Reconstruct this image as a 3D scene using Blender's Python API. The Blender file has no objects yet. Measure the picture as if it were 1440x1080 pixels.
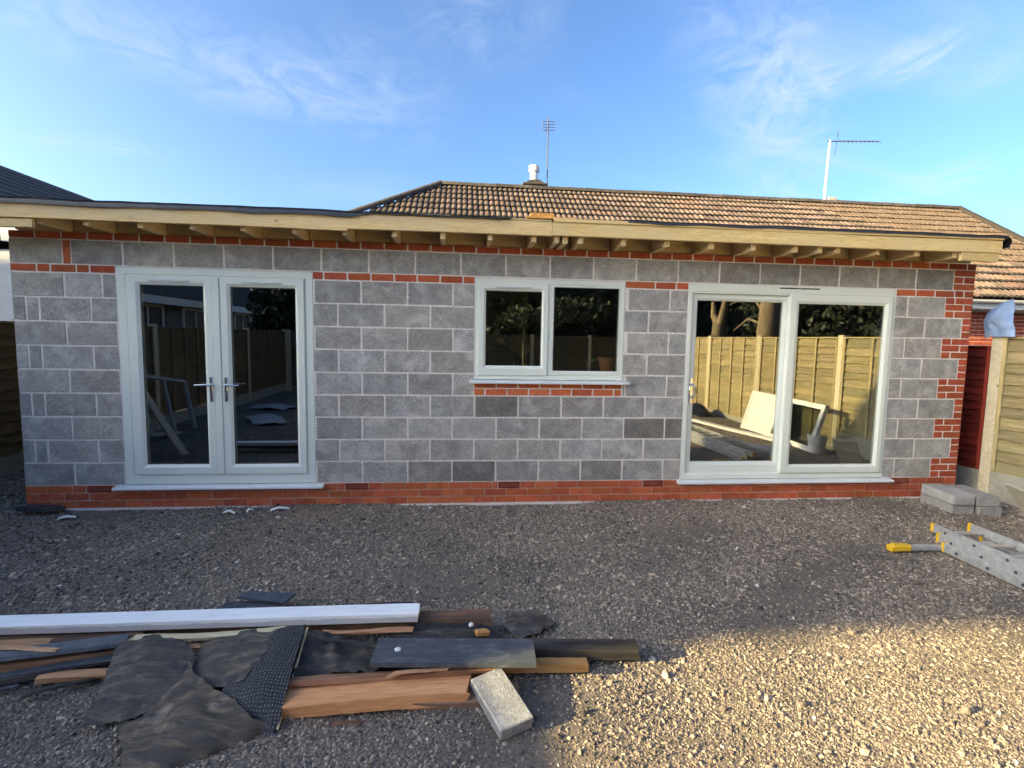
import bpy, math, random
import numpy as np
from mathutils import Vector, Matrix, noise as mnoise

R = math.radians
scene = bpy.context.scene
COL = scene.collection

# ------------------------------------------------------------------ camera
RIGHT = Vector((0.99506303, -0.09735806, 0.01802521))
CAM_LOC = Vector((4.13287, -5.196561, 1.685893))
YAW, PITCH, ROLL = 0.0995363966, -0.0894957955, 0.0180979798
fw = Vector((math.sin(YAW) * math.cos(PITCH), math.cos(YAW) * math.cos(PITCH), math.sin(PITCH)))
rt = Vector((math.cos(YAW), -math.sin(YAW), 0)); up = rt.cross(fw)
rt2 = rt * math.cos(ROLL) + up * math.sin(ROLL)
up2 = -rt * math.sin(ROLL) + up * math.cos(ROLL)
cd = bpy.data.cameras.new('camera'); cam = bpy.data.objects.new('camera', cd); COL.objects.link(cam)
cam.matrix_world = Matrix(((rt2.x, up2.x, -fw.x, CAM_LOC.x), (rt2.y, up2.y, -fw.y, CAM_LOC.y),
                           (rt2.z, up2.z, -fw.z, CAM_LOC.z), (0, 0, 0, 1)))
cd.sensor_width = 36; cd.lens = 17.945; cd.clip_start = 0.05; cd.clip_end = 600
scene.camera = cam

# ------------------------------------------------------------------ light
SUN_EL, SUN_AZ = R(17.0), math.atan2(-0.966, -0.259)     # azimuth measured from +Y towards +X
SUN_STRENGTH, SKY_STRENGTH, EXPOSURE = 5.0, 0.13, 1.85
sd = bpy.data.lights.new('sun', 'SUN'); sun = bpy.data.objects.new('sun', sd); COL.objects.link(sun)
sd.energy = SUN_STRENGTH; sd.angle = R(0.5); sd.color = (1.0, 0.79, 0.38)
to_sun = Vector((math.sin(SUN_AZ) * math.cos(SUN_EL), math.cos(SUN_AZ) * math.cos(SUN_EL), math.sin(SUN_EL)))
sun.rotation_mode = 'QUATERNION'; sun.rotation_quaternion = to_sun.to_track_quat('Z', 'Y')
sun.location = to_sun * 60

world = bpy.data.worlds.new('World'); scene.world = world; world.use_nodes = True
wn = world.node_tree; wn.nodes.clear()
def WN(t, **k):
    n = wn.nodes.new(t)
    for a, v in k.items(): setattr(n, a, v)
    return n
out = WN('ShaderNodeOutputWorld'); bg = WN('ShaderNodeBackground'); bg.inputs[1].default_value = SKY_STRENGTH
sky = WN('ShaderNodeTexSky'); sky.sky_type = 'NISHITA'; sky.sun_disc = False
sky.sun_elevation = SUN_EL; sky.sun_rotation = SUN_AZ
sky.altitude = 50; sky.air_density = 0.9; sky.dust_density = 4.0; sky.ozone_density = 5.0
tc = WN('ShaderNodeTexCoord')
sep = WN('ShaderNodeSeparateXYZ'); wn.links.new(tc.outputs['Generated'], sep.inputs[0])
den = WN('ShaderNodeMath', operation='ADD'); den.inputs[1].default_value = 0.22
mx = WN('ShaderNodeMath', operation='MAXIMUM'); mx.inputs[1].default_value = 0.0
wn.links.new(sep.outputs[2], mx.inputs[0]); wn.links.new(mx.outputs[0], den.inputs[0])
dx = WN('ShaderNodeMath', operation='DIVIDE'); dy = WN('ShaderNodeMath', operation='DIVIDE')
wn.links.new(sep.outputs[0], dx.inputs[0]); wn.links.new(den.outputs[0], dx.inputs[1])
wn.links.new(sep.outputs[1], dy.inputs[0]); wn.links.new(den.outputs[0], dy.inputs[1])
cmb = WN('ShaderNodeCombineXYZ'); wn.links.new(dx.outputs[0], cmb.inputs[0]); wn.links.new(dy.outputs[0], cmb.inputs[1])
def cloud(rot, scl, loc, lo, hi, dist, detail=7):
    m = WN('ShaderNodeMapping'); m.inputs['Rotation'].default_value = (0, 0, rot)
    m.inputs['Scale'].default_value = scl; m.inputs['Location'].default_value = loc
    wn.links.new(cmb.outputs[0], m.inputs[0])
    n = WN('ShaderNodeTexNoise'); n.inputs['Scale'].default_value = 1.0; n.inputs['Detail'].default_value = detail
    n.inputs['Roughness'].default_value = 0.58; n.inputs['Distortion'].default_value = dist
    wn.links.new(m.outputs[0], n.inputs['Vector'])
    r = WN('ShaderNodeMapRange'); r.inputs[1].default_value = lo; r.inputs[2].default_value = hi
    r.interpolation_type = 'SMOOTHSTEP'
    wn.links.new(n.outputs[0], r.inputs[0]); return r
c1 = cloud(R(35), (0.55, 2.4, 1), (3.1, 0.6, 0), 0.46, 0.80, 0.8)
msk = cloud(0, (0.8, 0.8, 1), (7.3, 2.2, 0), 0.38, 0.62, 0.2, 3)
ml = WN('ShaderNodeMath', operation='MULTIPLY'); wn.links.new(c1.outputs[0], ml.inputs[0]); wn.links.new(msk.outputs[0], ml.inputs[1])
total = WN('ShaderNodeMath', operation='MULTIPLY'); wn.links.new(ml.outputs[0], total.inputs[0]); total.inputs[1].default_value = .45
def streak(p, q, width, amt, seed):
    """one wisp of cirrus along the line p-q of the sky plane, broken up by stretched noise"""
    global total
    p, q = Vector(p), Vector(q); c = (p + q) / 2; L = (q - p).length / 2; width *= 1.5; t = (q - p).normalized(); n = Vector((-t.y, t.x))
    sb = WN('ShaderNodeVectorMath', operation='SUBTRACT'); sb.inputs[1].default_value = (c.x, c.y, 0); wn.links.new(cmb.outputs[0], sb.inputs[0])
    uv = []
    for d, s_ in ((t, L), (n, width)):
        dt = WN('ShaderNodeVectorMath', operation='DOT_PRODUCT'); dt.inputs[1].default_value = (d.x / s_, d.y / s_, 0)
        wn.links.new(sb.outputs[0], dt.inputs[0]); uv.append(dt.outputs['Value'])
    cb = WN('ShaderNodeCombineXYZ'); wn.links.new(uv[0], cb.inputs[0]); wn.links.new(uv[1], cb.inputs[1])
    nz = WN('ShaderNodeTexNoise'); nz.inputs['Scale'].default_value = 1.0; nz.inputs['Detail'].default_value = 8; nz.inputs['Roughness'].default_value = .62
    nz.inputs['Distortion'].default_value = 1.2
    mp = WN('ShaderNodeMapping'); mp.inputs['Scale'].default_value = (2.2 * L / .35, 1.1, 1); mp.inputs['Location'].default_value = (seed, seed * 1.7, 0)
    wn.links.new(cb.outputs[0], mp.inputs[0]); wn.links.new(mp.outputs[0], nz.inputs['Vector'])
    ln = WN('ShaderNodeVectorMath', operation='LENGTH'); wn.links.new(cb.outputs[0], ln.inputs[0])
    fo = WN('ShaderNodeMapRange', interpolation_type='SMOOTHSTEP'); fo.inputs[1].default_value = 1.5; fo.inputs[2].default_value = 0.1; wn.links.new(ln.outputs['Value'], fo.inputs[0])
    br = WN('ShaderNodeMapRange', interpolation_type='SMOOTHSTEP'); br.inputs[1].default_value = .30; br.inputs[2].default_value = .74; wn.links.new(nz.outputs[0], br.inputs[0])
    m_ = WN('ShaderNodeMath', operation='MULTIPLY'); wn.links.new(fo.outputs[0], m_.inputs[0]); wn.links.new(br.outputs[0], m_.inputs[1])
    a_ = WN('ShaderNodeMath', operation='MULTIPLY_ADD'); a_.inputs[1].default_value = amt * .85; wn.links.new(m_.outputs[0], a_.inputs[0]); wn.links.new(total.outputs[0], a_.inputs[2]); total = a_
for a in (((-1.0, 1.12), (-.15, 1.62), .11, .55, 1.3), ((-.42, 1.25), (-.05, 1.52), .10, .30, 5.1), ((.46, 1.02), (1.15, 1.65), .10, .55, 2.4), ((.60, .95), (.95, 1.5), .06, .5, 9.2),
          ((1.0, 1.20), (1.03, 1.02), .05, .7, 3.3), ((.82, 1.33), (.96, 1.15), .05, .6, 4.7), ((1.44, 1.70), (1.56, 1.30), .06, .6, 6.4), ((1.15, 1.2), (1.3, 1.0), .07, .35, 7.9),
          ((-.12, 1.24), (.20, 1.12), .10, .35, 8.6), ((-1.25, 1.60), (-.9, 1.75), .05, .4, 11.2), ((.85, 1.55), (1.35, 1.95), .10, .4, 12.5)): streak(*a)
m2 = WN('ShaderNodeClamp'); wn.links.new(total.outputs[0], m2.inputs[0]); m2.inputs['Max'].default_value = .85
mixc = WN('ShaderNodeMix', data_type='RGBA'); wn.links.new(m2.outputs[0], mixc.inputs[0])
hsv = WN('ShaderNodeHueSaturation'); hsv.inputs['Saturation'].default_value = 1.03; hsv.inputs['Hue'].default_value = .506
gam = WN('ShaderNodeGamma'); gam.inputs[1].default_value = 1.15; wn.links.new(sky.outputs[0], gam.inputs[0])
wn.links.new(gam.outputs[0], hsv.inputs['Color'])
tint = WN('ShaderNodeMix', data_type='RGBA', blend_type='MULTIPLY'); tint.inputs[0].default_value = 1; tint.inputs[7].default_value = (1.09, 1.0, .80, 1)
wn.links.new(hsv.outputs[0], tint.inputs[6]); wn.links.new(tint.outputs[2], mixc.inputs[6]); mixc.inputs[7].default_value = (1.8, 2.05, 2.3, 1)
wn.links.new(mixc.outputs[2], bg.inputs[0]); wn.links.new(bg.outputs[0], out.inputs[0])

scene.view_settings.view_transform = 'Standard'; scene.view_settings.look = 'None'
scene.view_settings.exposure = EXPOSURE; scene.view_settings.gamma = 1.0
scene.view_settings.use_curve_mapping = False
scene.render.engine = 'CYCLES'
scene.cycles.max_bounces = 8; scene.cycles.use_denoising = True

rng = random.Random(7)
nrg = np.random.default_rng(11)

# ------------------------------------------------------------------ mesh helpers
class MB:
    def __init__(s): s.v = []; s.f = []
    def add(s, vs, fs):
        b = len(s.v); s.v += [tuple(p) for p in vs]; s.f += [tuple(i + b for i in f) for f in fs]; return s
    def box(s, x0, x1, y0, y1, z0, z1, ch=0.0, jit=0.0, r=rng):
        if ch <= 0:
            vs = [(x, y, z) for x in (x0, x1) for y in (y0, y1) for z in (z0, z1)]
            fs = [(0, 1, 3, 2), (4, 6, 7, 5), (0, 4, 5, 1), (2, 3, 7, 6), (0, 2, 6, 4), (1, 5, 7, 3)]
            return s.add(vs, fs)
        X, Y, Z = (x0, x1), (y0, y1), (z0, z1); vs = []; idx = {}
        for a in (0, 1):
            for b in (0, 1):
                for c in (0, 1):
                    sx, sy, sz = (1 - 2 * a) * ch, (1 - 2 * b) * ch, (1 - 2 * c) * ch
                    jx, jy, jz = [(r.random() - .5) * 2 * jit for _ in range(3)] if jit else (0, 0, 0)
                    for k, p in enumerate(((X[a], Y[b] + sy, Z[c] + sz), (X[a] + sx, Y[b], Z[c] + sz), (X[a] + sx, Y[b] + sy, Z[c]))):
                        idx[a, b, c, k] = len(vs); vs.append((p[0] + jx, p[1] + jy, p[2] + jz))
        I = lambda a, b, c, k: idx[a, b, c, k]
        fs = []
        for a in (0, 1): fs.append([I(a, 0, 0, 0), I(a, 1, 0, 0), I(a, 1, 1, 0), I(a, 0, 1, 0)])
        for b in (0, 1): fs.append([I(0, b, 0, 1), I(1, b, 0, 1), I(1, b, 1, 1), I(0, b, 1, 1)])
        for c in (0, 1): fs.append([I(0, 0, c, 2), I(1, 0, c, 2), I(1, 1, c, 2), I(0, 1, c, 2)])
        for a in (0, 1):
            for b in (0, 1): fs.append([I(a, b, 0, 0), I(a, b, 1, 0), I(a, b, 1, 1), I(a, b, 0, 1)])
            for c in (0, 1): fs.append([I(a, 0, c, 0), I(a, 1, c, 0), I(a, 1, c, 2), I(a, 0, c, 2)])
        for b in (0, 1):
            for c in (0, 1): fs.append([I(0, b, c, 1), I(1, b, c, 1), I(1, b, c, 2), I(0, b, c, 2)])
        for a in (0, 1):
            for b in (0, 1):
                for c in (0, 1): fs.append([I(a, b, c, 0), I(a, b, c, 1), I(a, b, c, 2)])
        cen = Vector(((x0 + x1) / 2, (y0 + y1) / 2, (z0 + z1) / 2)); out_f = []
        for f in fs:
            p = [Vector(vs[i]) for i in f]; n = (p[1] - p[0]).cross(p[2] - p[0])
            m = sum(p, Vector()) / len(p)
            out_f.append(f if n.dot(m - cen) > 0 else f[::-1])
        return s.add(vs, out_f)
    def tube(s, pts, rad, n=8, cap=True):
        pts = [Vector(p) for p in pts]; rads = rad if isinstance(rad, (list, tuple)) else [rad] * len(pts)
        b = len(s.v); prev = None
        for i, p in enumerate(pts):
            d = (pts[min(i + 1, len(pts) - 1)] - pts[max(i - 1, 0)]).normalized()
            if prev is None:
                a = Vector((0, 0, 1)) if abs(d.z) < .9 else Vector((1, 0, 0))
                u = d.cross(a).normalized()
            else: u = (prev - d * prev.dot(d)).normalized()
            prev = u; w = d.cross(u)
            for k in range(n):
                t = 2 * math.pi * k / n; s.v.append(tuple(p + (u * math.cos(t) + w * math.sin(t)) * rads[i]))
        for i in range(len(pts) - 1):
            for k in range(n):
                k2 = (k + 1) % n
                s.f.append((b + i * n + k, b + i * n + k2, b + (i + 1) * n + k2, b + (i + 1) * n + k))
        if cap:
            s.f.append(tuple(b + k for k in range(n))[::-1]); e = b + (len(pts) - 1) * n
            s.f.append(tuple(e + k for k in range(n)))
        return s
    def lathe(s, prof, n=16, c=(0, 0, 0)):
        return s.tube_profile(prof, n, c)
    def tube_profile(s, prof, n, c):
        b = len(s.v)
        for r_, z in prof:
            for k in range(n):
                t = 2 * math.pi * k / n; s.v.append((c[0] + r_ * math.cos(t), c[1] + r_ * math.sin(t), c[2] + z))
        for i in range(len(prof) - 1):
            for k in range(n):
                k2 = (k + 1) % n
                s.f.append((b + i * n + k, b + i * n + k2, b + (i + 1) * n + k2, b + (i + 1) * n + k))
        s.f.append(tuple(b + k for k in range(n))[::-1]); e = b + (len(prof) - 1) * n
        s.f.append(tuple(e + k for k in range(n)))
        return s
    def ring(s, x0, x1, z0, z1, wl, wr, wt, wb, prof):
        """mitred rectangular frame in the XZ plane; prof = [(fraction of the width inwards, y)]"""
        b = len(s.v)
        for f, y in prof:
            s.v += [(x0 + wl * f, y, z0 + wb * f), (x1 - wr * f, y, z0 + wb * f), (x1 - wr * f, y, z1 - wt * f), (x0 + wl * f, y, z1 - wt * f)]
        for i in range(len(prof) - 1):
            for k in range(4):
                k2 = (k + 1) % 4
                s.f.append((b + i * 4 + k, b + i * 4 + k2, b + (i + 1) * 4 + k2, b + (i + 1) * 4 + k))
        return s
    def prism(s, poly, axis, a, b_):
        """polygon extruded along an axis (0,1,2); poly in the other two coordinates, in order"""
        n = len(poly); vs = []
        for t in (a, b_):
            for p in poly:
                q = list(p); q.insert(axis, t); vs.append(tuple(q))
        fs = [tuple(range(n))[::-1], tuple(range(n, 2 * n))] + [(i, (i + 1) % n, n + (i + 1) % n, n + i) for i in range(n)]
        return s.add(vs, fs)
    def mesh(s, name, m=None, smooth=0):
        me = bpy.data.meshes.new(name); me.from_pydata(s.v, [], s.f)
        if m: me.materials.append(m)
        if smooth:
            me.shade_smooth(); me.set_sharp_from_angle(angle=R(smooth))
        me.update(); return me

def link(name, me, parent=None, loc=(0, 0, 0), rot=None, color=None):
    o = bpy.data.objects.new(name, me); COL.objects.link(o); o.location = loc
    if rot is not None: o.rotation_euler = rot
    if parent is not None: o.parent = parent
    if color is not None: o.color = (*color, 1) if len(color) == 3 else color
    return o
def obj(name, mb, m, parent=None, loc=(0, 0, 0), rot=None, color=None, smooth=0):
    return link(name, mb.mesh(name, m, smooth), parent, loc, rot, color)
def tag(o, label=None, cat=None, group=None, kind=None):
    if label: o['label'] = label
    if cat: o['category'] = cat
    if group: o['group'] = group
    if kind: o['kind'] = kind
    return o
def thing(name, label, cat, loc=(0, 0, 0), rot=None, group=None):
    o = link(name, None, None, loc, rot); o.empty_display_size = .1
    return tag(o, label, cat, group)

# ------------------------------------------------------------------ materials
def new_mat(name):
    m = bpy.data.materials.new(name); m.use_nodes = True; nt = m.node_tree
    b = nt.nodes['Principled BSDF']; return m, nt, b
def nd(nt, t, **k):
    n = nt.nodes.new(t)
    for a, v in k.items(): setattr(n, a, v)
    return n
def coords(nt, stretch=(1, 1, 1), rand=True, world_space=False):
    """object (or world) coordinates, shifted at random per object, then stretched"""
    if world_space:
        g = nd(nt, 'ShaderNodeNewGeometry'); src = g.outputs['Position']
    else:
        t = nd(nt, 'ShaderNodeTexCoord'); src = t.outputs['Object']
        if rand:
            oi = nd(nt, 'ShaderNodeObjectInfo'); mu = nd(nt, 'ShaderNodeVectorMath', operation='MULTIPLY_ADD')
            mu.inputs[1].default_value = (37, 61, 23); nt.links.new(oi.outputs['Random'], mu.inputs[0])
            nt.links.new(src, mu.inputs[2]); src = mu.outputs[0]
    mp = nd(nt, 'ShaderNodeMapping'); mp.inputs['Scale'].default_value = stretch
    nt.links.new(src, mp.inputs[0]); return mp.outputs[0]
def noise(nt, vec, scale, detail=6, rough=.6, dist=0):
    n = nd(nt, 'ShaderNodeTexNoise'); n.inputs['Scale'].default_value = scale; n.inputs['Detail'].default_value = detail
    n.inputs['Roughness'].default_value = rough; n.inputs['Distortion'].default_value = dist
    nt.links.new(vec, n.inputs['Vector']); return n.outputs[0]
def ramp(nt, fac, stops):
    r = nd(nt, 'ShaderNodeValToRGB'); e = r.color_ramp.elements
    while len(e) < len(stops): e.new(.5)
    for i, (p, c) in enumerate(stops):
        e[i].position = p; e[i].color = (*c, 1)
    nt.links.new(fac, r.inputs[0]); return r.outputs[0]
def mul(nt, a, b, fac=1.0, mode='MULTIPLY'):
    m = nd(nt, 'ShaderNodeMix', data_type='RGBA', blend_type=mode); m.inputs[0].default_value = fac
    nt.links.new(a, m.inputs[6])
    if isinstance(b, tuple): m.inputs[7].default_value = (*b, 1)
    else: nt.links.new(b, m.inputs[7])
    return m.outputs[2]
def mixf(nt, fac, a, b):
    m = nd(nt, 'ShaderNodeMix', data_type='RGBA'); nt.links.new(fac, m.inputs[0])
    for i, v in ((6, a), (7, b)):
        if isinstance(v, tuple): m.inputs[i].default_value = (*v, 1)
        else: nt.links.new(v, m.inputs[i])
    return m.outputs[2]
def mathadd(nt, a, b):
    m = nd(nt, 'ShaderNodeMath', operation='ADD'); nt.links.new(a, m.inputs[0]); nt.links.new(b, m.inputs[1]); return m.outputs[0]
def tinted(nt, col):
    oi = nd(nt, 'ShaderNodeObjectInfo'); return mul(nt, col, oi.outputs['Color'])
def bump(nt, b, h, strength, dist):
    n = nd(nt, 'ShaderNodeBump'); n.inputs['Strength'].default_value = strength; n.inputs['Distance'].default_value = dist
    nt.links.new(h, n.inputs['Height']); nt.links.new(n.outputs[0], b.inputs['Normal'])
def grainy(name, c_lo, c_hi, scale=8, fine=90, rough=.85, bstr=.5, bdist=.004, stretch=(1, 1, 1), lo=.3, hi=.7, fine_amt=.35, spec=.3,
           stain=None, world_space=False, mid=None):
    """mottled matte surface: broad tone, fine speckle, relief, per-object tint"""
    m, nt, b = new_mat(name); v = coords(nt, stretch, world_space=world_space)
    n1 = noise(nt, v, scale, 6, .62); col = ramp(nt, n1, [(lo, c_lo), (hi, c_hi)])
    n2 = noise(nt, v, fine, 3, .7)
    col = mul(nt, col, ramp(nt, n2, [(.3, (1 - fine_amt,) * 3), (.7, (1 + fine_amt * .6,) * 3)]))
    if mid:
        n4 = noise(nt, v, mid[0], 4, .7); col = mul(nt, col, ramp(nt, n4, [(.3, (1 - mid[1],) * 3), (.7, (1 + mid[1] * .7,) * 3)]))
        n2 = mathadd(nt, n2, n4)
    if stain:
        sc, sl, sh, c = stain
        n3 = noise(nt, v, sc, 5, .6, .4); f = ramp(nt, n3, [(sl, (0, 0, 0)), (sh, (1, 1, 1))]); col = mixf(nt, f, col, c)
    nt.links.new(tinted(nt, col), b.inputs['Base Color']); b.inputs['Roughness'].default_value = rough
    b.inputs['Specular IOR Level'].default_value = spec
    if bstr: bump(nt, b, n2, bstr, bdist)
    return m
def wood(name, c_dark, c_light, rough=.75, ring=26, length=1.6, bstr=.35, weather=None, knots=True):
    """grain runs along local X"""
    m, nt, b = new_mat(name); v = coords(nt, (length / 12, 1, 1))
    n1 = noise(nt, v, ring, 5, .65, .6); n2 = noise(nt, v, ring * 5, 3, .6)
    col = ramp(nt, n1, [(.3, c_dark), (.7, c_light)])
    col = mul(nt, col, ramp(nt, n2, [(.3, (.78,) * 3), (.7, (1.1,) * 3)]))
    if knots:
        vk = coords(nt, (.45, 1, 1)); vo = nd(nt, 'ShaderNodeTexVoronoi'); vo.inputs['Scale'].default_value = 5.5
        nt.links.new(vk, vo.inputs['Vector'])
        f = ramp(nt, vo.outputs['Distance'], [(.035, (1, 1, 1)), (.09, (0, 0, 0))])
        col = mixf(nt, f, col, tuple(x * .35 for x in c_dark))
    if weather:
        n3 = noise(nt, coords(nt, (.3, 1, 1)), 5, 5, .6); f = ramp(nt, n3, [(.42, (0, 0, 0)), (.68, (1, 1, 1))]); col = mixf(nt, f, col, weather)
    nt.links.new(tinted(nt, col), b.inputs['Base Color']); b.inputs['Roughness'].default_value = rough
    b.inputs['Specular IOR Level'].default_value = .3
    bump(nt, b, n1, bstr, .004); return m
def plain(name, c, rough=.4, metal=0, spec=.5, dirt=.12, scale=6, bstr=0):
    m, nt, b = new_mat(name); v = coords(nt); n = noise(nt, v, scale, 6, .65)
    col = ramp(nt, n, [(.3, tuple(x * (1 - dirt) for x in c)), (.7, c)])
    nt.links.new(tinted(nt, col), b.inputs['Base Color']); b.inputs['Roughness'].default_value = rough
    b.inputs['Metallic'].default_value = metal; b.inputs['Specular IOR Level'].default_value = spec
    if bstr: bump(nt, b, noise(nt, v, scale * 12, 3), bstr, .003)
    return m
M = {}
M['block'] = grainy('concrete_block', (.305, .297, .288), (.475, .462, .448), 6, 170, .95, .7, .006, fine_amt=.45, spec=.15, mid=(42, .26),
                    stain=(5.5, .52, .76, (.55, .535, .52)))
M['mortar'] = grainy('mortar', (.72, .655, .60), (.85, .785, .73), 7, 120, .95, .3, .002, world_space=True, spec=.15)
M['red_mortar'] = grainy('red_stained_mortar', (.40, .19, .13), (.66, .44, .34), 5, 120, .95, .4, .003, world_space=True, spec=.15, stain=(3, .58, .75, (.62, .50, .43)))
M['brick'] = grainy('clay_brick', (.52, .125, .055), (.68, .200, .095), 14, 150, .9, .45, .003, fine_amt=.28, spec=.2,
                    stain=(11, .62, .85, (.55, .30, .22)))
M['upvc'] = plain('sage_frame', (.76, .80, .735), .32, dirt=.05, scale=3)
M['sill'] = plain('pale_sill', (.74, .76, .76), .35, dirt=.07, scale=4)
M['dark_gasket'] = plain('gasket', (.02, .02, .02), .6)
M['chrome'] = plain('chrome', (.75, .75, .74), .18, 1, dirt=.05)
M['timber'] = wood('treated_timber', (.70, .50, .225), (.88, .67, .36), .8, 22, 1.2, weather=(.70, .55, .34))
M['osb'] = grainy('strand_board', (.42, .27, .13), (.64, .45, .24), 30, 120, .8, .3, .003)
M['oldwood'] = wood('old_timber', (.10, .055, .032), (.24, .14, .085), .85, 24, 1.0, weather=(.055, .042, .038))
M['redwood'] = wood('bare_timber', (.46, .24, .12), (.68, .40, .22), .8, 20, 1.2)
M['palewood'] = wood('pale_batten', (.50, .40, .22), (.72, .62, .40), .8, 30, 1.0)
M['orangewood'] = wood('orange_batten', (.42, .20, .06), (.60, .33, .12), .7, 30, 1.0)
M['charred'] = wood('charred_timber', (.014, .013, .013), (.045, .040, .038), .75, 22, .8, bstr=.7, weather=(.09, .075, .065), knots=False)
M['fence'] = wood('fence_board', (.24, .18, .09), (.58, .47, .26), .9, 30, 1.0, bstr=.6, weather=(.30, .27, .16))
M['fencepost'] = wood('fence_post', (.50, .43, .29), (.68, .60, .43), .9, 20, .8)
M['fence_red'] = wood('red_fence_board', (.16, .022, .016), (.27, .042, .028), .6, 28, .8, knots=False)
M['concrete'] = grainy('pale_concrete', (.33, .325, .30), (.48, .47, .44), 6, 110, .95, .4, .004, stain=(5, .6, .85, (.26, .26, .22)))
M['paver'] = grainy('grey_block_loose', (.27, .265, .26), (.42, .415, .41), 8, 140, .95, .5, .004, stain=(9, .6, .8, (.30, .22, .18)))
m, nt, b = new_mat('bitumen_felt'); n1 = noise(nt, coords(nt, (1.0, 5.5, 1)), 5, 6, .65, .8); n2 = noise(nt, coords(nt), 230, 3, .7); n3 = noise(nt, coords(nt), 6, 5, .6)
colr = ramp(nt, n1, [(.30, (.020, .022, .030)), (.50, (.060, .053, .048)), (.70, (.190, .150, .105))]); colr = mul(nt, colr, ramp(nt, n2, [(.3, (.6,) * 3), (.7, (1.35,) * 3)]))
colr = mixf(nt, ramp(nt, n3, [(.60, (0, 0, 0)), (.74, (.7, .7, .7))]), colr, (.30, .27, .23))
nt.links.new(tinted(nt, colr), b.inputs['Base Color']); b.inputs['Roughness'].default_value = .50; b.inputs['Specular IOR Level'].default_value = .5
bump(nt, b, mathadd(nt, n1, n2), .8, .006); M['felt'] = m
M['membrane'] = plain('roof_membrane', (.045, .055, .075), .5, dirt=.5, scale=14, bstr=.3)
M['slate'] = grainy('slate', (.055, .062, .075), (.10, .108, .122), 12, 90, .65, .4, .003)
M['tile'] = grainy('roof_tile', (.094, .075, .065), (.182, .146, .126), 6, 70, .95, .5, .004, fine_amt=.3, stain=(14, .56, .74, (.075, .060, .048)))
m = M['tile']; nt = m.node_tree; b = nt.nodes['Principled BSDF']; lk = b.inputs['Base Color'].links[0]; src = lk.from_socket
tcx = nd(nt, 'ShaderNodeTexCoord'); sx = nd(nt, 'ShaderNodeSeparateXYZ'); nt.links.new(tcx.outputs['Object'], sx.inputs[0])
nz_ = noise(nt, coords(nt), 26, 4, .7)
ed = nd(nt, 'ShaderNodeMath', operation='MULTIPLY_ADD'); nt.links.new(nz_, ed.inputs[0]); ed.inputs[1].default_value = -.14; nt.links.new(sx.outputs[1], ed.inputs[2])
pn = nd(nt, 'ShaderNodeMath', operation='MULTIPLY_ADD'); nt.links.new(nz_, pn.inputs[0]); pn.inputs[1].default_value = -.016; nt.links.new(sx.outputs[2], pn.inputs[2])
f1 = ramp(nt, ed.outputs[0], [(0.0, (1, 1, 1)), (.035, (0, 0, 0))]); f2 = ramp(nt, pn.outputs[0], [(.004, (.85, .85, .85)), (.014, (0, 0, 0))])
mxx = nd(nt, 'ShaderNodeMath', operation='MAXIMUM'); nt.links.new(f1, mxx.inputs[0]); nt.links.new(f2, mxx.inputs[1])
nt.links.new(mixf(nt, mxx.outputs[0], src, (.032, .026, .021)), b.inputs['Base Color'])  # shade lines at tile butts and roll valleys, painted into the colour
M['tile_far'] = grainy('roof_tile_far', (.08, .055, .04), (.18, .128, .092), 6, 70, .95, .5, .004)
M['ridge'] = grainy('ridge_tile', (.045, .04, .036), (.11, .095, .08), 9, 80, .95, .5, .006)
M['tile_dark'] = grainy('dark_roof_tile', (.035, .030, .029), (.075, .062, .058), 6, 70, .9, .4, .004)
M['render_white'] = grainy('white_render', (.66, .66, .65), (.80, .80, .79), 2, 120, .95, .3, .002)
M['white'] = plain('white_plastic', (.78, .78, .76), .4, dirt=.1)
M['alu'] = plain('mill_aluminium', (.66, .67, .67), .42, .55, dirt=.38, scale=22, bstr=.1)
M['yellow'] = plain('yellow_plastic', (.78, .47, .02), .45, dirt=.15)
M['dark'] = plain('dark_metal', (.10, .10, .11), .5, .5)
M['cloth'] = grainy('blue_cloth', (.20, .31, .56), (.34, .46, .72), 9, 300, .95, .3, .001, stain=(8, .5, .75, (.30, .38, .52)))
M['inner'] = grainy('inner_blockwork', (.16, .16, .16), (.24, .24, .235), 3, 60, .95, .3, .004)
M['screed'] = grainy('floor_screed', (.20, .195, .185), (.30, .29, .28), 2, 60, .9, .2, .003)
M['olive'] = grainy('olive_plaster', (.46, .40, .19), (.58, .52, .28), 2, 60, .9, .1, .002)
M['bark'] = grainy('bark', (.16, .12, .075), (.34, .26, .16), 9, 60, .95, .9, .012, stretch=(1, 1, .3))
M['leaf'] = plain('evergreen_leaf', (.028, .040, .018), .6, dirt=.5, scale=3)
M['leaf_bright'] = plain('shrub_leaf', (.07, .11, .03), .55, dirt=.4, scale=3)
M['terracotta'] = plain('terracotta', (.50, .17, .07), .7)
M['black'] = plain('black_plastic', (.012, .012, .013), .4)
M['junk'] = plain('dusty_sheet', (.50, .51, .52), .6, dirt=.35, scale=8)

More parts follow.
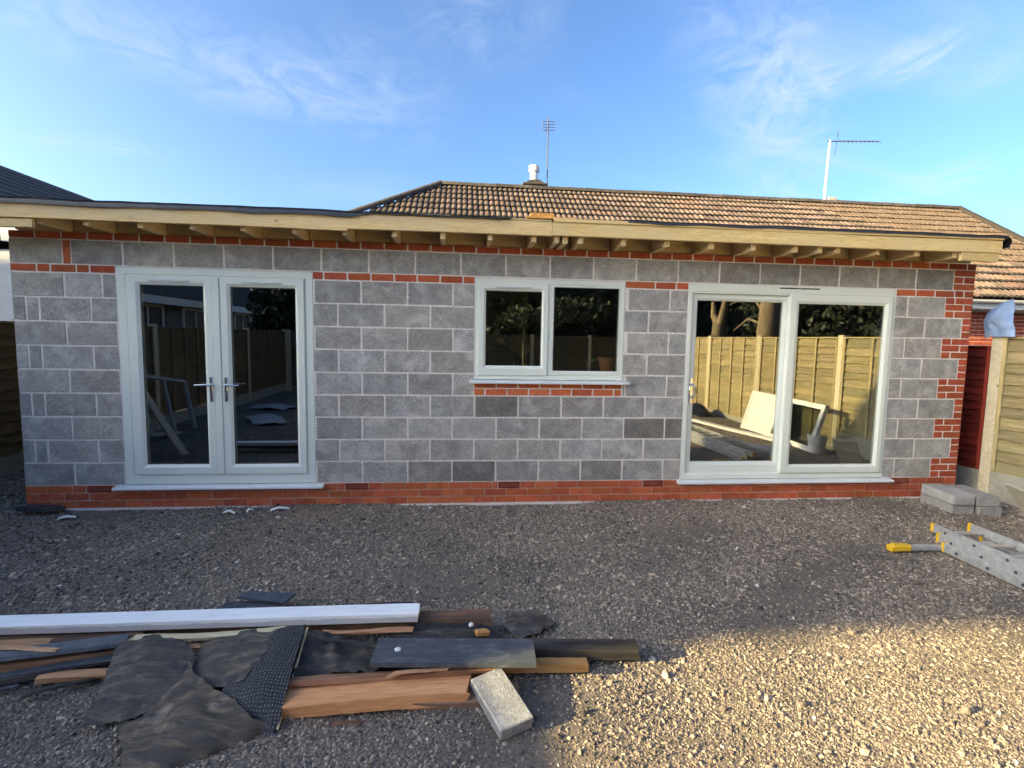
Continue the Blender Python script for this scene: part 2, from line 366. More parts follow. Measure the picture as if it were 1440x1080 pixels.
# white weathered paint on the old board
m, nt, b = new_mat('flaking_paint'); v = coords(nt, (.12, 1, 1))
n1 = noise(nt, v, 30, 5, .65); n2 = noise(nt, coords(nt, (.35, 1, 1)), 14, 6, .7)
f = ramp(nt, n2, [(.66, (0, 0, 0)), (.70, (1, 1, 1))]); colr = ramp(nt, n1, [(.3, (.82, .82, .82)), (.6, (.93, .93, .92))])
colr = mixf(nt, f, colr, (.40, .33, .30)); tcx = nd(nt, 'ShaderNodeTexCoord'); sx = nd(nt, 'ShaderNodeSeparateXYZ'); nt.links.new(tcx.outputs['Object'], sx.inputs[0])
pe_ = nd(nt, 'ShaderNodeMath', operation='MULTIPLY_ADD'); nt.links.new(n2, pe_.inputs[0]); pe_.inputs[1].default_value = .05; nt.links.new(sx.outputs[2], pe_.inputs[2])
colr = mixf(nt, ramp(nt, pe_.outputs[0], [(.054, (.7,) * 3), (.060, (0, 0, 0))]), colr, (.47, .42, .41))
nt.links.new(colr, b.inputs['Base Color']); b.inputs['Roughness'].default_value = .6
bump(nt, b, n1, .4, .003); M['paint'] = m
# ribbed grey composite
m, nt, b = new_mat('grey_composite'); v = coords(nt)
n1 = noise(nt, coords(nt, (.5, 1, 1)), 18, 6, .7); colr = ramp(nt, n1, [(.5, (.062, .070, .085)), (.78, (.17, .18, .20))])
nt.links.new(colr, b.inputs['Base Color']); b.inputs['Roughness'].default_value = .5; M['composite'] = m
# glazing: a clear sheet that reflects by Fresnel's law
m, nt, b = new_mat('glazing'); nt.nodes.remove(b); o_ = nt.nodes['Material Output']
lw = nd(nt, 'ShaderNodeLayerWeight'); lw.inputs[0].default_value = .5      # Schlick's rule, the same from both faces of the sheet
p5 = nd(nt, 'ShaderNodeMath', operation='POWER'); nt.links.new(lw.outputs['Facing'], p5.inputs[0]); p5.inputs[1].default_value = 5.0
fr = nd(nt, 'ShaderNodeMath', operation='MULTIPLY_ADD'); nt.links.new(p5.outputs[0], fr.inputs[0]); fr.inputs[1].default_value = .83; fr.inputs[2].default_value = .17
tr = nd(nt, 'ShaderNodeBsdfTransparent'); tr.inputs[0].default_value = (.80, .83, .82, 1)
gl = nd(nt, 'ShaderNodeBsdfGlossy'); gl.inputs['Roughness'].default_value = 0.0; gl.inputs[0].default_value = (.97, .98, 1, 1)
mxs = nd(nt, 'ShaderNodeMixShader'); nt.links.new(fr.outputs[0], mxs.inputs[0]); nt.links.new(tr.outputs[0], mxs.inputs[1])
nt.links.new(gl.outputs[0], mxs.inputs[2]); nt.links.new(mxs.outputs[0], o_.inputs[0]); M['glass'] = m
# woven felt
m, nt, b = new_mat('woven_felt'); v = coords(nt)
w1 = nd(nt, 'ShaderNodeTexWave', bands_direction='X'); w2 = nd(nt, 'ShaderNodeTexWave', bands_direction='Y')
for w in (w1, w2):
    w.inputs['Scale'].default_value = 22; w.inputs['Distortion'].default_value = 5.0; w.inputs['Detail'].default_value = 3; w.inputs['Detail Scale'].default_value = .8; nt.links.new(v, w.inputs['Vector'])
mm = nd(nt, 'ShaderNodeMath', operation='MULTIPLY'); nt.links.new(w1.outputs[1], mm.inputs[0]); nt.links.new(w2.outputs[1], mm.inputs[1])
colr = ramp(nt, mm.outputs[0], [(.15, (.014, .015, .020)), (.85, (.13, .135, .15))]); nt.links.new(colr, b.inputs['Base Color'])
b.inputs['Roughness'].default_value = .6; bump(nt, b, mm.outputs[0], .8, .006); M['woven'] = m
# gravel stones: tone comes with each stone
m, nt, b = new_mat('gravel_stone'); a = nd(nt, 'ShaderNodeAttribute', attribute_type='INSTANCER', attribute_name='tone')
colr = ramp(nt, a.outputs['Fac'], [(.0, (.050, .045, .042)), (.25, (.15, .125, .105)), (.55, (.32, .26, .20)), (.80, (.54, .44, .335)), (.93, (.34, .205, .14)), (1., (.70, .63, .54))])
a2 = nd(nt, 'ShaderNodeTexCoord'); n1 = noise(nt, a2.outputs['Object'], 3, 4); colr = mul(nt, colr, ramp(nt, n1, [(.3, (.8,) * 3), (.7, (1.15,) * 3)]))
nt.links.new(colr, b.inputs['Base Color']); b.inputs['Roughness'].default_value = .9; b.inputs['Specular IOR Level'].default_value = .25; M['gravel'] = m
# ground dust
m, nt, b = new_mat('gravel_bed'); v = coords(nt, world_space=True)
n1 = noise(nt, v, 1.1, 5, .6); n2 = noise(nt, v, 55, 4, .75); n3 = noise(nt, v, .55, 4, .6)
colr = ramp(nt, n1, [(.3, (.125, .104, .084)), (.7, (.225, .185, .142))]); colr = mul(nt, colr, ramp(nt, n2, [(.3, (.55,) * 3), (.7, (1.35,) * 3)]))
f = ramp(nt, n3, [(.55, (0, 0, 0)), (.72, (.6, .6, .6))]); colr = mixf(nt, f, colr, (.28, .20, .14))
nt.links.new(colr, b.inputs['Base Color']); b.inputs['Roughness'].default_value = .95; bump(nt, b, n2, .9, .012); M['bed'] = m

# ------------------------------------------------------------------ ground
def gh(x, y):
    return (-.034 + .016 * np.sin(x * 1.7 + .6 * y) * np.sin(y * 2.1 - .4 * x) + .006 * np.sin(4.3 * x + 1.3) * np.sin(3.9 * y + .5)
            + .004 * np.sin(8.1 * x - 2 * y))
gx = np.concatenate([[-120, -60, -30, -15, -8, -5, -3], np.arange(-2, 11.01, .1), [12, 14, 18, 25, 40, 80, 120]])
gy = np.concatenate([[-120, -60, -35, -22, -16, -13], np.arange(-11, 2.01, .1), [3, 5, 8, 14, 25, 50, 100, 200]])
GX, GY = np.meshgrid(gx, gy); GZ = gh(GX, GY)
verts = np.stack([GX.ravel(), GY.ravel(), GZ.ravel()], 1)
nx, ny = len(gx), len(gy)
ii = (np.arange(ny - 1)[:, None] * nx + np.arange(nx - 1)[None]).ravel()
faces = np.stack([ii, ii + 1, ii + nx + 1, ii + nx], 1)
me = bpy.data.meshes.new('ground'); me.from_pydata(verts.tolist(), [], faces.tolist()); me.materials.append(M['bed']); me.shade_smooth()
tag(link('ground', me), kind='structure', label='trodden bed of grey brown gravel across the back yard')

# loose stones: one mass, every stone real
def scatter(n, x0, x1, y0, y1, rmed, sig):
    x = nrg.uniform(x0, x1, n); y = nrg.uniform(y0, y1, n)
    r_ = np.clip(rmed * np.exp(nrg.normal(0, sig, n)), .003, .034); return np.stack([x, y, r_], 1)
S = [scatter(235000, .5, 8.6, -4.3, -2.3, .0036, .44), scatter(9000, .5, 8.6, -4.3, -2.3, .0078, .3),
     scatter(165000, -.5, 10.1, -2.3, -.01, .0049, .44), scatter(10000, -.5, 10.1, -2.3, -.01, .0095, .3),
     scatter(3500, -1.2, -.02, -.5, 3.0, .011, .4), scatter(900, 9.8, 10.15, -.5, 1.5, .011, .4),
     scatter(16000, -1.1, 10.1, -8.5, -4.3, .010, .35), scatter(5000, 8.6, 10.1, -4.35, -2.3, .010, .35), scatter(3500, -1.1, .5, -4.35, -.5, .010, .35)]
S = np.concatenate(S)
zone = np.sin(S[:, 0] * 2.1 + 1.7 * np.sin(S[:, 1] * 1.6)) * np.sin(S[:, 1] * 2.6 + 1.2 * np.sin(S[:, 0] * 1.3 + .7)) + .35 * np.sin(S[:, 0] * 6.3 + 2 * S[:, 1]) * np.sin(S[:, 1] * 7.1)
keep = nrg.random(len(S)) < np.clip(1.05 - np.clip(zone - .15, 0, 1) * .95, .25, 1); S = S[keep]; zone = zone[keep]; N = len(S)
sz = S[:, 2][:, None] * nrg.uniform(.65, 1.15, (N, 3)); sz[:, 0] *= nrg.uniform(1.0, 1.6, N); sz[:, 2] *= .70
z = gh(S[:, 0], S[:, 1]) + sz[:, 2] * nrg.uniform(-.45, .5, N)
rot = np.stack([nrg.normal(0, .42, N), nrg.normal(0, .42, N), nrg.uniform(0, 6.283, N)], 1)
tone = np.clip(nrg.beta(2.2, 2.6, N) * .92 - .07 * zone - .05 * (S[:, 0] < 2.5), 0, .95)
tone[nrg.random(N) < .005] = 1.0
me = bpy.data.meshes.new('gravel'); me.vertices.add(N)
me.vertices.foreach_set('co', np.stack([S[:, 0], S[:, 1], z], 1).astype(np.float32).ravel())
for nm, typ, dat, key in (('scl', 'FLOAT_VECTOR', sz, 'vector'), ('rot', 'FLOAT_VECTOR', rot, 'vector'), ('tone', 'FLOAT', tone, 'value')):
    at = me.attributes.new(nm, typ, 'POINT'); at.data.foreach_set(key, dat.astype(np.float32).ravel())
at = me.attributes.new('pick', 'INT', 'POINT'); at.data.foreach_set('value', nrg.integers(0, 4, N).astype(np.int32))
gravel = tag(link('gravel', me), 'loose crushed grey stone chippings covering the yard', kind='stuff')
ng = bpy.data.node_groups.new('gravel_stones', 'GeometryNodeTree')
ng.interface.new_socket('Geometry', in_out='INPUT', socket_type='NodeSocketGeometry')
ng.interface.new_socket('Geometry', in_out='OUTPUT', socket_type='NodeSocketGeometry')
gi = ng.nodes.new('NodeGroupInput'); go = ng.nodes.new('NodeGroupOutput')
g2i = ng.nodes.new('GeometryNodeGeometryToInstance')
for k in range(4):
    ic = ng.nodes.new('GeometryNodeMeshIcoSphere'); ic.inputs['Subdivisions'].default_value = 2 if k < 3 else 1; ic.inputs['Radius'].default_value = 1.0
    sp = ng.nodes.new('GeometryNodeSetPosition'); nz = ng.nodes.new('ShaderNodeTexNoise'); nz.noise_dimensions = '4D'
    nz.inputs['W'].default_value = 3.7 * k + 1; nz.inputs['Scale'].default_value = .95; nz.inputs['Detail'].default_value = 1.5
    vm = ng.nodes.new('ShaderNodeVectorMath'); vm.operation = 'SUBTRACT'; vm.inputs[1].default_value = (.5, .5, .5)
    vs = ng.nodes.new('ShaderNodeVectorMath'); vs.operation = 'SCALE'; vs.inputs['Scale'].default_value = 1.7
    ng.links.new(nz.outputs['Color'], vm.inputs[0]); ng.links.new(vm.outputs[0], vs.inputs[0])
    ng.links.new(ic.outputs[0], sp.inputs['Geometry']); ng.links.new(vs.outputs[0], sp.inputs['Offset'])
    sm = ng.nodes.new('GeometryNodeSetMaterial'); sm.inputs['Material'].default_value = M['gravel']
    ss = ng.nodes.new('GeometryNodeSetShadeSmooth'); ss.inputs['Shade Smooth'].default_value = False
    ng.links.new(sp.outputs[0], ss.inputs[0]); ng.links.new(ss.outputs[0], sm.inputs[0]); ng.links.new(sm.outputs[0], g2i.inputs[0])
def attr(nm, t):
    a = ng.nodes.new('GeometryNodeInputNamedAttribute'); a.data_type = t; a.inputs['Name'].default_value = nm; return a.outputs['Attribute']
iop = ng.nodes.new('GeometryNodeInstanceOnPoints'); iop.inputs['Pick Instance'].default_value = True
e2r = ng.nodes.new('FunctionNodeEulerToRotation')
ng.links.new(gi.outputs[0], iop.inputs['Points']); ng.links.new(g2i.outputs[0], iop.inputs['Instance'])
ng.links.new(attr('pick', 'INT'), iop.inputs['Instance Index']); ng.links.new(attr('rot', 'FLOAT_VECTOR'), e2r.inputs[0])
ng.links.new(e2r.outputs[0], iop.inputs['Rotation']); ng.links.new(attr('scl', 'FLOAT_VECTOR'), iop.inputs['Scale'])
ng.links.new(iop.outputs[0], go.inputs[0])
md = gravel.modifiers.new('stones', 'NODES'); md.node_group = ng
me.materials.append(M['gravel'])

# ------------------------------------------------------------------ the extension
house = thing('house_extension', 'single storey grey blockwork extension with red brick bands and sage green frames', 'house')
WX = 9.775                                    # right-hand end of the wall
OPEN = [(.9, 2.685, .195, 2.29), (4.26, 5.81, 1.245, 2.285), (6.49, 8.85, .195, 2.29)]
# mortar bed with openings
mb = MB(); ybk, yfr = .10, .0036
zs_red = -.12
xs = sorted({0.004, WX - .004, *[v for o in OPEN for v in o[:2]]}); zs = [.1935, .195, 1.245, 2.285, 2.29, 2.59]
for i in range(len(xs) - 1):
    xa, xb = xs[i], xs[i + 1]; xc = (xa + xb) / 2; run = None
    for j in range(len(zs) - 1):
        zc = (zs[j] + zs[j + 1]) / 2
        hole = any(o[0] < xc < o[1] and o[2] < zc < o[3] for o in OPEN)
        if not hole: run = (run[0], zs[j + 1]) if run else (zs[j], zs[j + 1])
        if run and (hole or j == len(zs) - 2):
            mb.box(xa, xb, yfr, ybk, *run); run = None
obj('mortar', mb, M['mortar'], house)
obj('plinth_mortar', MB().box(.004, WX - .004, yfr + .001, ybk, -.12, .1925), M['red_mortar'], house)
# masonry units, each its own mesh object, meshes shared by size
cache = {}
def unit(kind, x0, x1, z0, z1, tone=None, proud=0.0):
    w, h = round(x1 - x0, 3), round(z1 - z0, 3); var = rng.randrange(4); key = (kind, w, h, var)
    if key not in cache:
        r_ = random.Random(hash((w, h, var)) & 0xffff)
        ch = .0045 if kind == 'block' else .003
        cache[key] = MB().box(-w / 2, w / 2, 0, .06, -h / 2, h / 2, ch, .0015 if kind == 'block' else .0012, r_).mesh(kind, M['block' if kind == 'block' else 'brick'])
    j = lambda s: rng.uniform(-s, s)
    o = link(kind, cache[key], house, ((x0 + x1) / 2 + j(.0012), -proud + j(.0008), (z0 + z1) / 2 + j(.0012)), (0, j(.003), 0), tone)
    return o
def block_tone(x, row):
    t = rng.uniform(.86, 1.14); w = rng.uniform(-.018, .018)
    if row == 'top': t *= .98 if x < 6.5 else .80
    for bx, br, k in ((4.47, 3, .52), (6.2, 2, .55), (5.6, 1, .40), (5.15, 1, .62), (4.25, 0, .55), (5.6, 0, .66), (3.85, 0, .8), (4.7, 1, .8)):
        if br == row and abs(bx - x) < .2: t = k * rng.uniform(.95, 1.05); w = .02
    t *= 1.05; return (t * (1.015 + w), t, t * (.975 - w * 1.4))
def brick_tone(base=1.0, dark=0.0):
    t = base * rng.uniform(.80, 1.16); return (t * rng.uniform(.97, 1.03), t * (1 - dark) * rng.uniform(.86, 1.1), t * (1 - dark) * rng.uniform(.84, 1.1))
def in_open(x, z, e=.004):
    return any(o[0] - e < x < o[1] + e and o[2] - e < z < o[3] + e for o in OPEN)
def course(kind, x0, x1, z0, z1, joints, tone_fn, jw=.016):
    """lay units between x0 and x1 with joint centres given, cutting them at the openings"""
    zc = (z0 + z1) / 2
    cuts = [x0 - jw / 2] + [j for j in joints if x0 + .02 < j < x1 - .02] + [x1 + jw / 2]
    for a_, b_ in zip(cuts[:-1], cuts[1:]):
        a, b = a_ + jw / 2, b_ - jw / 2; segs = [(a, b)]
        for ox0, ox1, oz0, oz1 in OPEN:
            if oz0 < zc < oz1:
                ns = []
                for s0, s1 in segs:
                    if s1 <= ox0 or s0 >= ox1: ns.append((s0, s1)); continue
                    if s0 < ox0 - .03: ns.append((s0, ox0 - .004))
                    if s1 > ox1 + .03: ns.append((ox1 + .004, s1))
                segs = ns
        for s0, s1 in segs: unit(kind, s0, s1, z0, z1, tone_fn((s0 + s1) / 2))
Z0 = .2
for r_ in range(9):
    z0 = Z0 + .225 * r_; z1 = z0 + .212
    if r_ % 2 == 0: js = [.445 + .45 * k for k in range(22)]; xe = 9.44
    else: js = [.107] + [.22 + .45 * k for k in range(22)]; xe = 9.664
    if r_ == 8: js = [.45, .775] + [.445 + .45 * k for k in range(2, 22)]
    tf = lambda x, r_=r_: block_tone(x, r_)
    if r_ == 4:
        course('block', 0, 4.255, z0, z1, js, tf); course('block', 5.815, xe, z0, z1, js, tf)
        unit_row = None
        course('brick', 4.266, 5.804, z0, z0 + .064, [4.375 + .225 * k for k in range(7)], lambda x: brick_tone(1.02))
        course('brick', 4.266, 5.804, z0 + .075, z0 + .138, [4.49 + .225 * k for k in range(6)], lambda x: brick_tone(1.02))
    else: course('block', 0, xe, z0, z1, js, tf)
    for c in range(3):                         # brick quoin up the right-hand corner
        zc0 = z0 + .075 * c; tq = lambda x: brick_tone(.72, .14)
        if r_ % 2 == 0:
            course('brick', 9.451, WX, zc0, zc0 + .065, [9.56 if c % 2 == 0 else 9.67], tq)
        else: course('brick', 9.675, WX, zc0, zc0 + .065, [], tq)
# three-course plinth with air bricks
AIR = (.655, 3.085, 4.64, 6.195, 9.09)
for c in range(3):
    z0 = -.025 + .075 * c; off = (.22, .11, .19)[c]
    js = [off + .225 * k for k in range(45)]
    tp = lambda x: brick_tone(.90 if x < 8.6 else .72, .06)
    if c == 2:
        edges = [0]
        for a in AIR: edges += [a - .113, a + .113]
        edges.append(WX)
        for k in range(0, len(edges), 2): course('brick', edges[k] + (.0 if k == 0 else .011), edges[k + 1] - (.011 if k < len(edges) - 2 else 0), z0, z0 + .065, js, tp, .009)
    else: course('brick', 0, WX, z0, z0 + .065, js, tp, .009)
for a in AIR:
    mb = MB().box(-.108, .108, .012, .05, -.032, .032)
    mb.ring(-.108, .108, -.032, .032, .008, .008, .006, .006, [(0, .012), (0, -.002), (1, -.002), (1, .012)])
    for k in range(5): mb.box(-.1, .1, -.001, .012, -.0235 + .0105 * k, -.0185 + .0105 * k)
    obj('air_brick', mb, M['brick'], house, (a, 0, .157), color=(.42, .20, .22))
# brick band, top block row and wall-head course
bt = lambda x: brick_tone(.80 if x < 9.4 else .62, .06)
course('brick', 0, .896, 2.225, 2.29, [.22, .335, .56, .675], bt)
course('brick', 2.69, 4.255, 2.225, 2.29, [2.79 + .225 * k for k in range(7)], bt)
course('brick', 5.815, 6.485, 2.225, 2.29, [6.13, 6.355], bt)
course('brick', 8.855, WX, 2.225, 2.29, [9.08, 9.31, 9.545, 9.66], bt)
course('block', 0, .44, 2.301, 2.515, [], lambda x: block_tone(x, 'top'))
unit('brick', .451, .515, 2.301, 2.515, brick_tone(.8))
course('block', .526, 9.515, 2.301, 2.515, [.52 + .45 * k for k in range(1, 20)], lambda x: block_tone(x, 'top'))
for c in range(3):
    course('brick', 9.526, WX, 2.301 + .075 * c, 2.366 + .075 * c, [[], [9.64], []][c], lambda x: brick_tone(.66, .12))
course('brick', 0, WX, 2.526, 2.588, [.22 + .225 * k for k in range(43)], lambda x: brick_tone(.74 if x < 9.4 else .6, .08))
# footing strip, inner shell
mb = MB(); mb.box(.02, WX - .02, -.035, .004, -.14, -.03); obj('footing', mb, M['mortar'], house)
mb = MB().box(.0, .1, .1, 4.2, -.12, 2.58).box(WX - .1, WX, .1, 4.2, -.12, 2.58).box(.1, WX - .1, 4.1, 4.2, -.12, 2.58)
obj('outer_wall', mb, M['inner'], house)
mb = MB()
for i in range(len(xs) - 1):
    xa, xb = xs[i] + (.1 if i == 0 else 0), xs[i + 1] - (.1 if i == len(xs) - 2 else 0); xc = (xa + xb) / 2; run = None
    for j in range(len(zs) - 1):
        zc = (zs[j] + zs[j + 1]) / 2; hole = any(o[0] < xc < o[1] and o[2] < zc < o[3] for o in OPEN)
        if not hole: run = (run[0], zs[j + 1]) if run else (zs[j], zs[j + 1])
        if run and (hole or j == len(zs) - 2): mb.box(xa, xb, ybk + .001, .26, *run); run = None
mb.box(3.45, 3.55, .262, 4.09, .14, 2.57)
obj('inner_wall', mb, M['inner'], house)
obj('floor', MB().box(.1, WX - .1, .11, 4.09, -.1, .14), M['screed'], house)
obj('kitchen_partition', MB().box(4.0, 5.1, 2.3, 2.38, .14, 2.5), M['olive'], house)
# roof: joists, deck, fascias, membrane
JX = [.52, .89, 1.33, 1.76, 2.19, 2.63, 3.07, 3.51, 3.95, 4.39, 4.80, 5.02, 5.10, 5.25, 5.67, 6.10, 6.55, 6.98, 7.42, 7.68, 7.87, 8.30, 8.74, 9.16]
for x in JX:
    w = rng.uniform(.022, .026)
    jm = MB().box(-2.2, 2.2, -w, w, -.085, .085, .003).mesh('joist', M['timber'])
    o = link('joist', jm, house, (x, 1.865, 2.675 + rng.uniform(-.004, .003)), (0, 0, R(90)), (rng.uniform(.85, 1.02),) * 3)
for xa, xb in zip([.02] + JX, JX + [WX - .02]):
    if xb - xa > .14:
        obj('blocking', MB().box(-(xb - xa) / 2 + .03, (xb - xa) / 2 - .03, -.012, .012, -.082, .078, .002), M['timber'], house, ((xa + xb) / 2, .03 + rng.uniform(-.004, .006), 2.681), color=(rng.uniform(.62, .9),) * 3)
obj('wall_plate', MB().box(.02, WX - .02, .02, .11, 2.589, 2.592), M['timber'], house)
obj('roof_deck', MB().box(-.62, 9.6, -.345, 4.3, 2.762, 2.78), M['osb'], house)
def board(name, x0, x1, y0, y1, z0, z1, m, ch=.003, color=None, seg=14, amp=.004, sag=0):
    """long board with the grain along X and a slightly wandering edge"""
    mb = MB(); c = ((x0 + x1) / 2, (y0 + y1) / 2, (z0 + z1) / 2); ph = rng.uniform(0, 9)
    for i in range(seg):
        pass
    prof = [(y0, z0 + ch), (y0 + ch, z0), (y1, z0), (y1, z1), (y0 + ch, z1), (y0, z1 - ch)]; n = len(prof)
    for i in range(seg + 1):
        t = i / seg; x = x0 + (x1 - x0) * t
        dz = amp * (math.sin(5.1 * t + ph) + .5 * math.sin(13 * t + 2 * ph)) - sag * 4 * t * (1 - t); dy = amp * .5 * math.sin(7 * t + ph * 1.7)
        for y, z in prof: mb.v.append((x - c[0], y - c[1] + dy, z - c[2] + dz))
    for i in range(seg):
        for k in range(n): mb.f.append((i * n + k, (i + 1) * n + k, (i + 1) * n + (k + 1) % n, i * n + (k + 1) % n))
    mb.f.append(tuple(range(n))); mb.f.append(tuple(seg * n + k for k in range(n))[::-1])
    return obj(name, mb, m, house, c, color=color)
board('fascia', -.66, 4.962, -.385, -.347, 2.643, 2.772, M['timber'], color=(1.0, .97, .92), seg=24)
board('fascia', 4.967, 9.63, -.387, -.347, 2.645, 2.768, M['timber'], color=(.98, .97, .86), seg=20)
board('drip_batten', -.66, 3.1, -.388, -.35, 2.6255, 2.641, M['timber'], color=(1.05, 1.0, .9))
board('drip_batten', 4.98, 9.63, -.397, -.35, 2.770, 2.803, M['timber'], color=(1.0, .98, .85))
board('drip_batten', 3.15, 4.955, -.39, -.35, 2.775, 2.792, M['timber'], color=(.75, .73, .62))
board('end_board', -.66, .49, -.376, -.34, 2.553, 2.624, M['timber'], color=(.95, .92, .8))
board('end_board', 9.19, 9.61, -.376, -.34, 2.556, 2.643, M['timber'], color=(.85, .83, .7))
def sheet(ctrl, nu, nv, thick, wrinkle=0.0, wscale=9.0, seed=0.0, nz=None, fray=0.0):
    """smooth sheet through a grid of control points (Catmull-Rom), wrinkled, with thickness"""
    c = [[Vector(p) for p in row] for row in ctrl]
    def cr(ps, t):
        n = len(ps) - 1; f = min(t * n, n - 1e-6); i = int(f); u = f - i
        p0, p1, p2, p3 = ps[max(i - 1, 0)], ps[i], ps[i + 1], ps[min(i + 2, n)]
        return .5 * (2 * p1 + (p2 - p0) * u + (2 * p0 - 5 * p1 + 4 * p2 - p3) * u * u + (3 * p1 - p0 - 3 * p2 + p3) * u ** 3)
    P = [[cr([cr(row, j / nv) for row in c], i / nu) for j in range(nv + 1)] for i in range(nu + 1)]
    V = []; Nn = []
    for i in range(nu + 1):
        for j in range(nv + 1):
            a = P[min(i + 1, nu)][j] - P[max(i - 1, 0)][j]; b_ = P[i][min(j + 1, nv)] - P[i][max(j - 1, 0)]
            n = a.cross(b_); n = n.normalized() if n.length > 1e-9 else Vector((0, 0, 1))
            if n.z < 0: n = -n
            if nz: n = Vector(nz)
            q = P[i][j]; w = wrinkle * (mnoise.noise(q * wscale + Vector((seed, seed * .7, 0))) + .5 * mnoise.noise(q * wscale * 2.3 + Vector((0, seed, 3))))
            if fray:
                for on, dirv in ((i in (0, nu), a), (j in (0, nv), b_)):
                    if on and dirv.length > 1e-6: q = q + dirv.normalized() * fray * (mnoise.noise(q * 26 + Vector((seed, 1, 2))) + .7 * mnoise.noise(q * 70 + Vector((2, seed, 5))))
            V.append(q + n * w); Nn.append(n)
    mb = MB(); W = nv + 1; T = (nu + 1) * W
    mb.v = [tuple(v + n * thick * .5) for v, n in zip(V, Nn)] + [tuple(v - n * thick * .5) for v, n in zip(V, Nn)]
    for i in range(nu):
        for j in range(nv):
            a, b_, d, e = i * W + j, i * W + j + 1, (i + 1) * W + j + 1, (i + 1) * W + j
            mb.f.append((a, b_, d, e)); mb.f.append((T + e, T + d, T + b_, T + a))
    rim = [j for j in range(nv)] + [i * W + nv for i in range(nu)] + [nu * W + nv - j for j in range(nv)] + [(nu - i) * W for i in range(nu)]
    for k in range(len(rim)):
        a, b_ = rim[k], rim[(k + 1) % len(rim)]; mb.f.append((b_, a, T + a, T + b_))
    return mb
rows = []
for k in range(61):
    x = -.66 + 10.33 * k / 60; nz_ = mnoise.noise(Vector((x * 1.7, 3.1, 0))) * .011 + mnoise.noise(Vector((x * 5, 1.1, 0))) * .006
    if x < 3.2: d, top = .042 + .014 * mnoise.noise(Vector((x * 2.4, 9, 0))), 2.792
    elif x < 4.95: d, top = .006, 2.795 - .008 * math.sin((x - 3.2) / 1.75 * 3.14)
    else: d, top = .018 + .012 * mnoise.noise(Vector((x * 2.4, 9, 0))), 2.814
    yo = -.402 if not (4.55 < x < 5.6) else -.36
    rows.append([(x, .6, top - .002), (x, -.2, top + .3 * nz_), (x, yo + .012, top + nz_), (x, yo, top + nz_ - .008), (x, yo - .002, top + nz_ - .008 - d)])
obj('roof_membrane', sheet(rows, 120, 12, .005, .003, 14), M['membrane'], house, smooth=50)
obj('strand_board_offcut', MB().box(4.72, 5.18, -.375, -.1, 2.803, 2.818).box(4.76, 4.98, -.37, -.12, 2.819, 2.852), M['osb'], house, color=(1.6, 1.15, .6))
mb = sheet([[(9.55, -.40, 2.80), (9.55, -.2, 2.80)], [(9.66, -.41, 2.80), (9.66, -.2, 2.80)], [(9.715, -.40, 2.77), (9.72, -.2, 2.77)], [(9.69, -.40, 2.70), (9.70, -.2, 2.70)]], 10, 4, .006, .012, 14, 2)
obj('membrane_corner', mb, M['membrane'], house, color=(.3, .3, .3), smooth=50)

# ---- doors and window
PF = [(0, .07), (0, .006), (.05, 0), (.78, 0), (.84, .006), (1, .010), (1, .07)]          # outer frame profile
PL = [(0, .06), (0, -.010), (.06, -.014), (.70, -.014), (.80, -.008), (1, .004), (1, .05)]  # leaf profile
def pane(x0, x1, z0, z1, y, parent):
    return obj('pane', MB().box(x0, x1, y, y + .006, z0, z1), M['glass'], parent)
def gasket(x0, x1, z0, z1, y, parent):
    return obj('gasket', MB().ring(x0 - .002, x1 + .002, z0 - .002, z1 + .002, .006, .006, .006, .006, [(0, y - .003), (1, y - .003), (1, y), (0, y)]), M['dark_gasket'], parent)
def vent(x0, x1, z, y, parent):
    mb = MB().box(x0, x1, y - .014, y, z - .006, z + .012, .004).box(x0 + .005, x1 - .005, y - .010, y, z - .011, z - .0065)
    return obj('trickle_vent', mb, M['sill'], parent)
def sill(x0, x1, z, parent):
    mb = MB().prism([(-.075, z - .030), (-.071, z - .034), (.06, z - .034), (.06, z + .001), (.0, z - .001), (-.070, z - .012), (-.075, z - .016)], 0, x0, x1)
    return obj('sill', mb, M['sill'], parent)
# french doors
x0, x1, z0, z1 = .9, 2.685, .2, 2.288
fd = obj('french_door', MB().ring(x0, x1, z0, z1, .10, .085, .075, .10, PF), M['upvc'], house)
xm0, xm1 = 1.76, 1.825
lv = obj('door_leaf', MB().ring(x0 + .095, xm0, z0 + .10, z1 - .07, .112, .088, .09, .10, PL), M['upvc'], fd)
rv = obj('door_leaf', MB().ring(xm1, x1 - .08, z0 + .10, z1 - .07, .095, .085, .09, .10, PL), M['upvc'], fd)
obj('centre_post', MB().box(xm0 + .002, xm1 - .002, -.022, .05, z0 + .104, z1 - .074, .004), M['upvc'], fd)
GA = (1.107, 1.672, .40, 2.125); GB = (1.92, 2.52, .40, 2.125)
for g in (GA, GB): pane(g[0], g[1], g[2], g[3], .012, fd); gasket(g[0], g[1], g[2], g[3], .006, fd)
vent(1.20, 1.55, 2.172, -.014, fd); vent(2.04, 2.40, 2.172, -.014, fd)
for s, xh in ((-1, 1.725), (1, 1.862)):
    mb = MB().box(xh - .014, xh + .014, -.024, -.012, 1.02, 1.26, .004)
    mb.tube([(xh, -.02, 1.185), (xh, -.062, 1.185)], .009, 10)
    mb.tube([(xh - s * .012, -.062, 1.185), (xh + s * .05, -.066, 1.187), (xh + s * .135, -.060, 1.183)], [.010, .009, .007], 10)
    mb.tube([(xh, -.022, 1.09), (xh, -.030, 1.09)], .008, 10)
    obj('door_handle', mb, M['chrome'], fd, smooth=40)
sill(.815, 2.77, .195, fd)
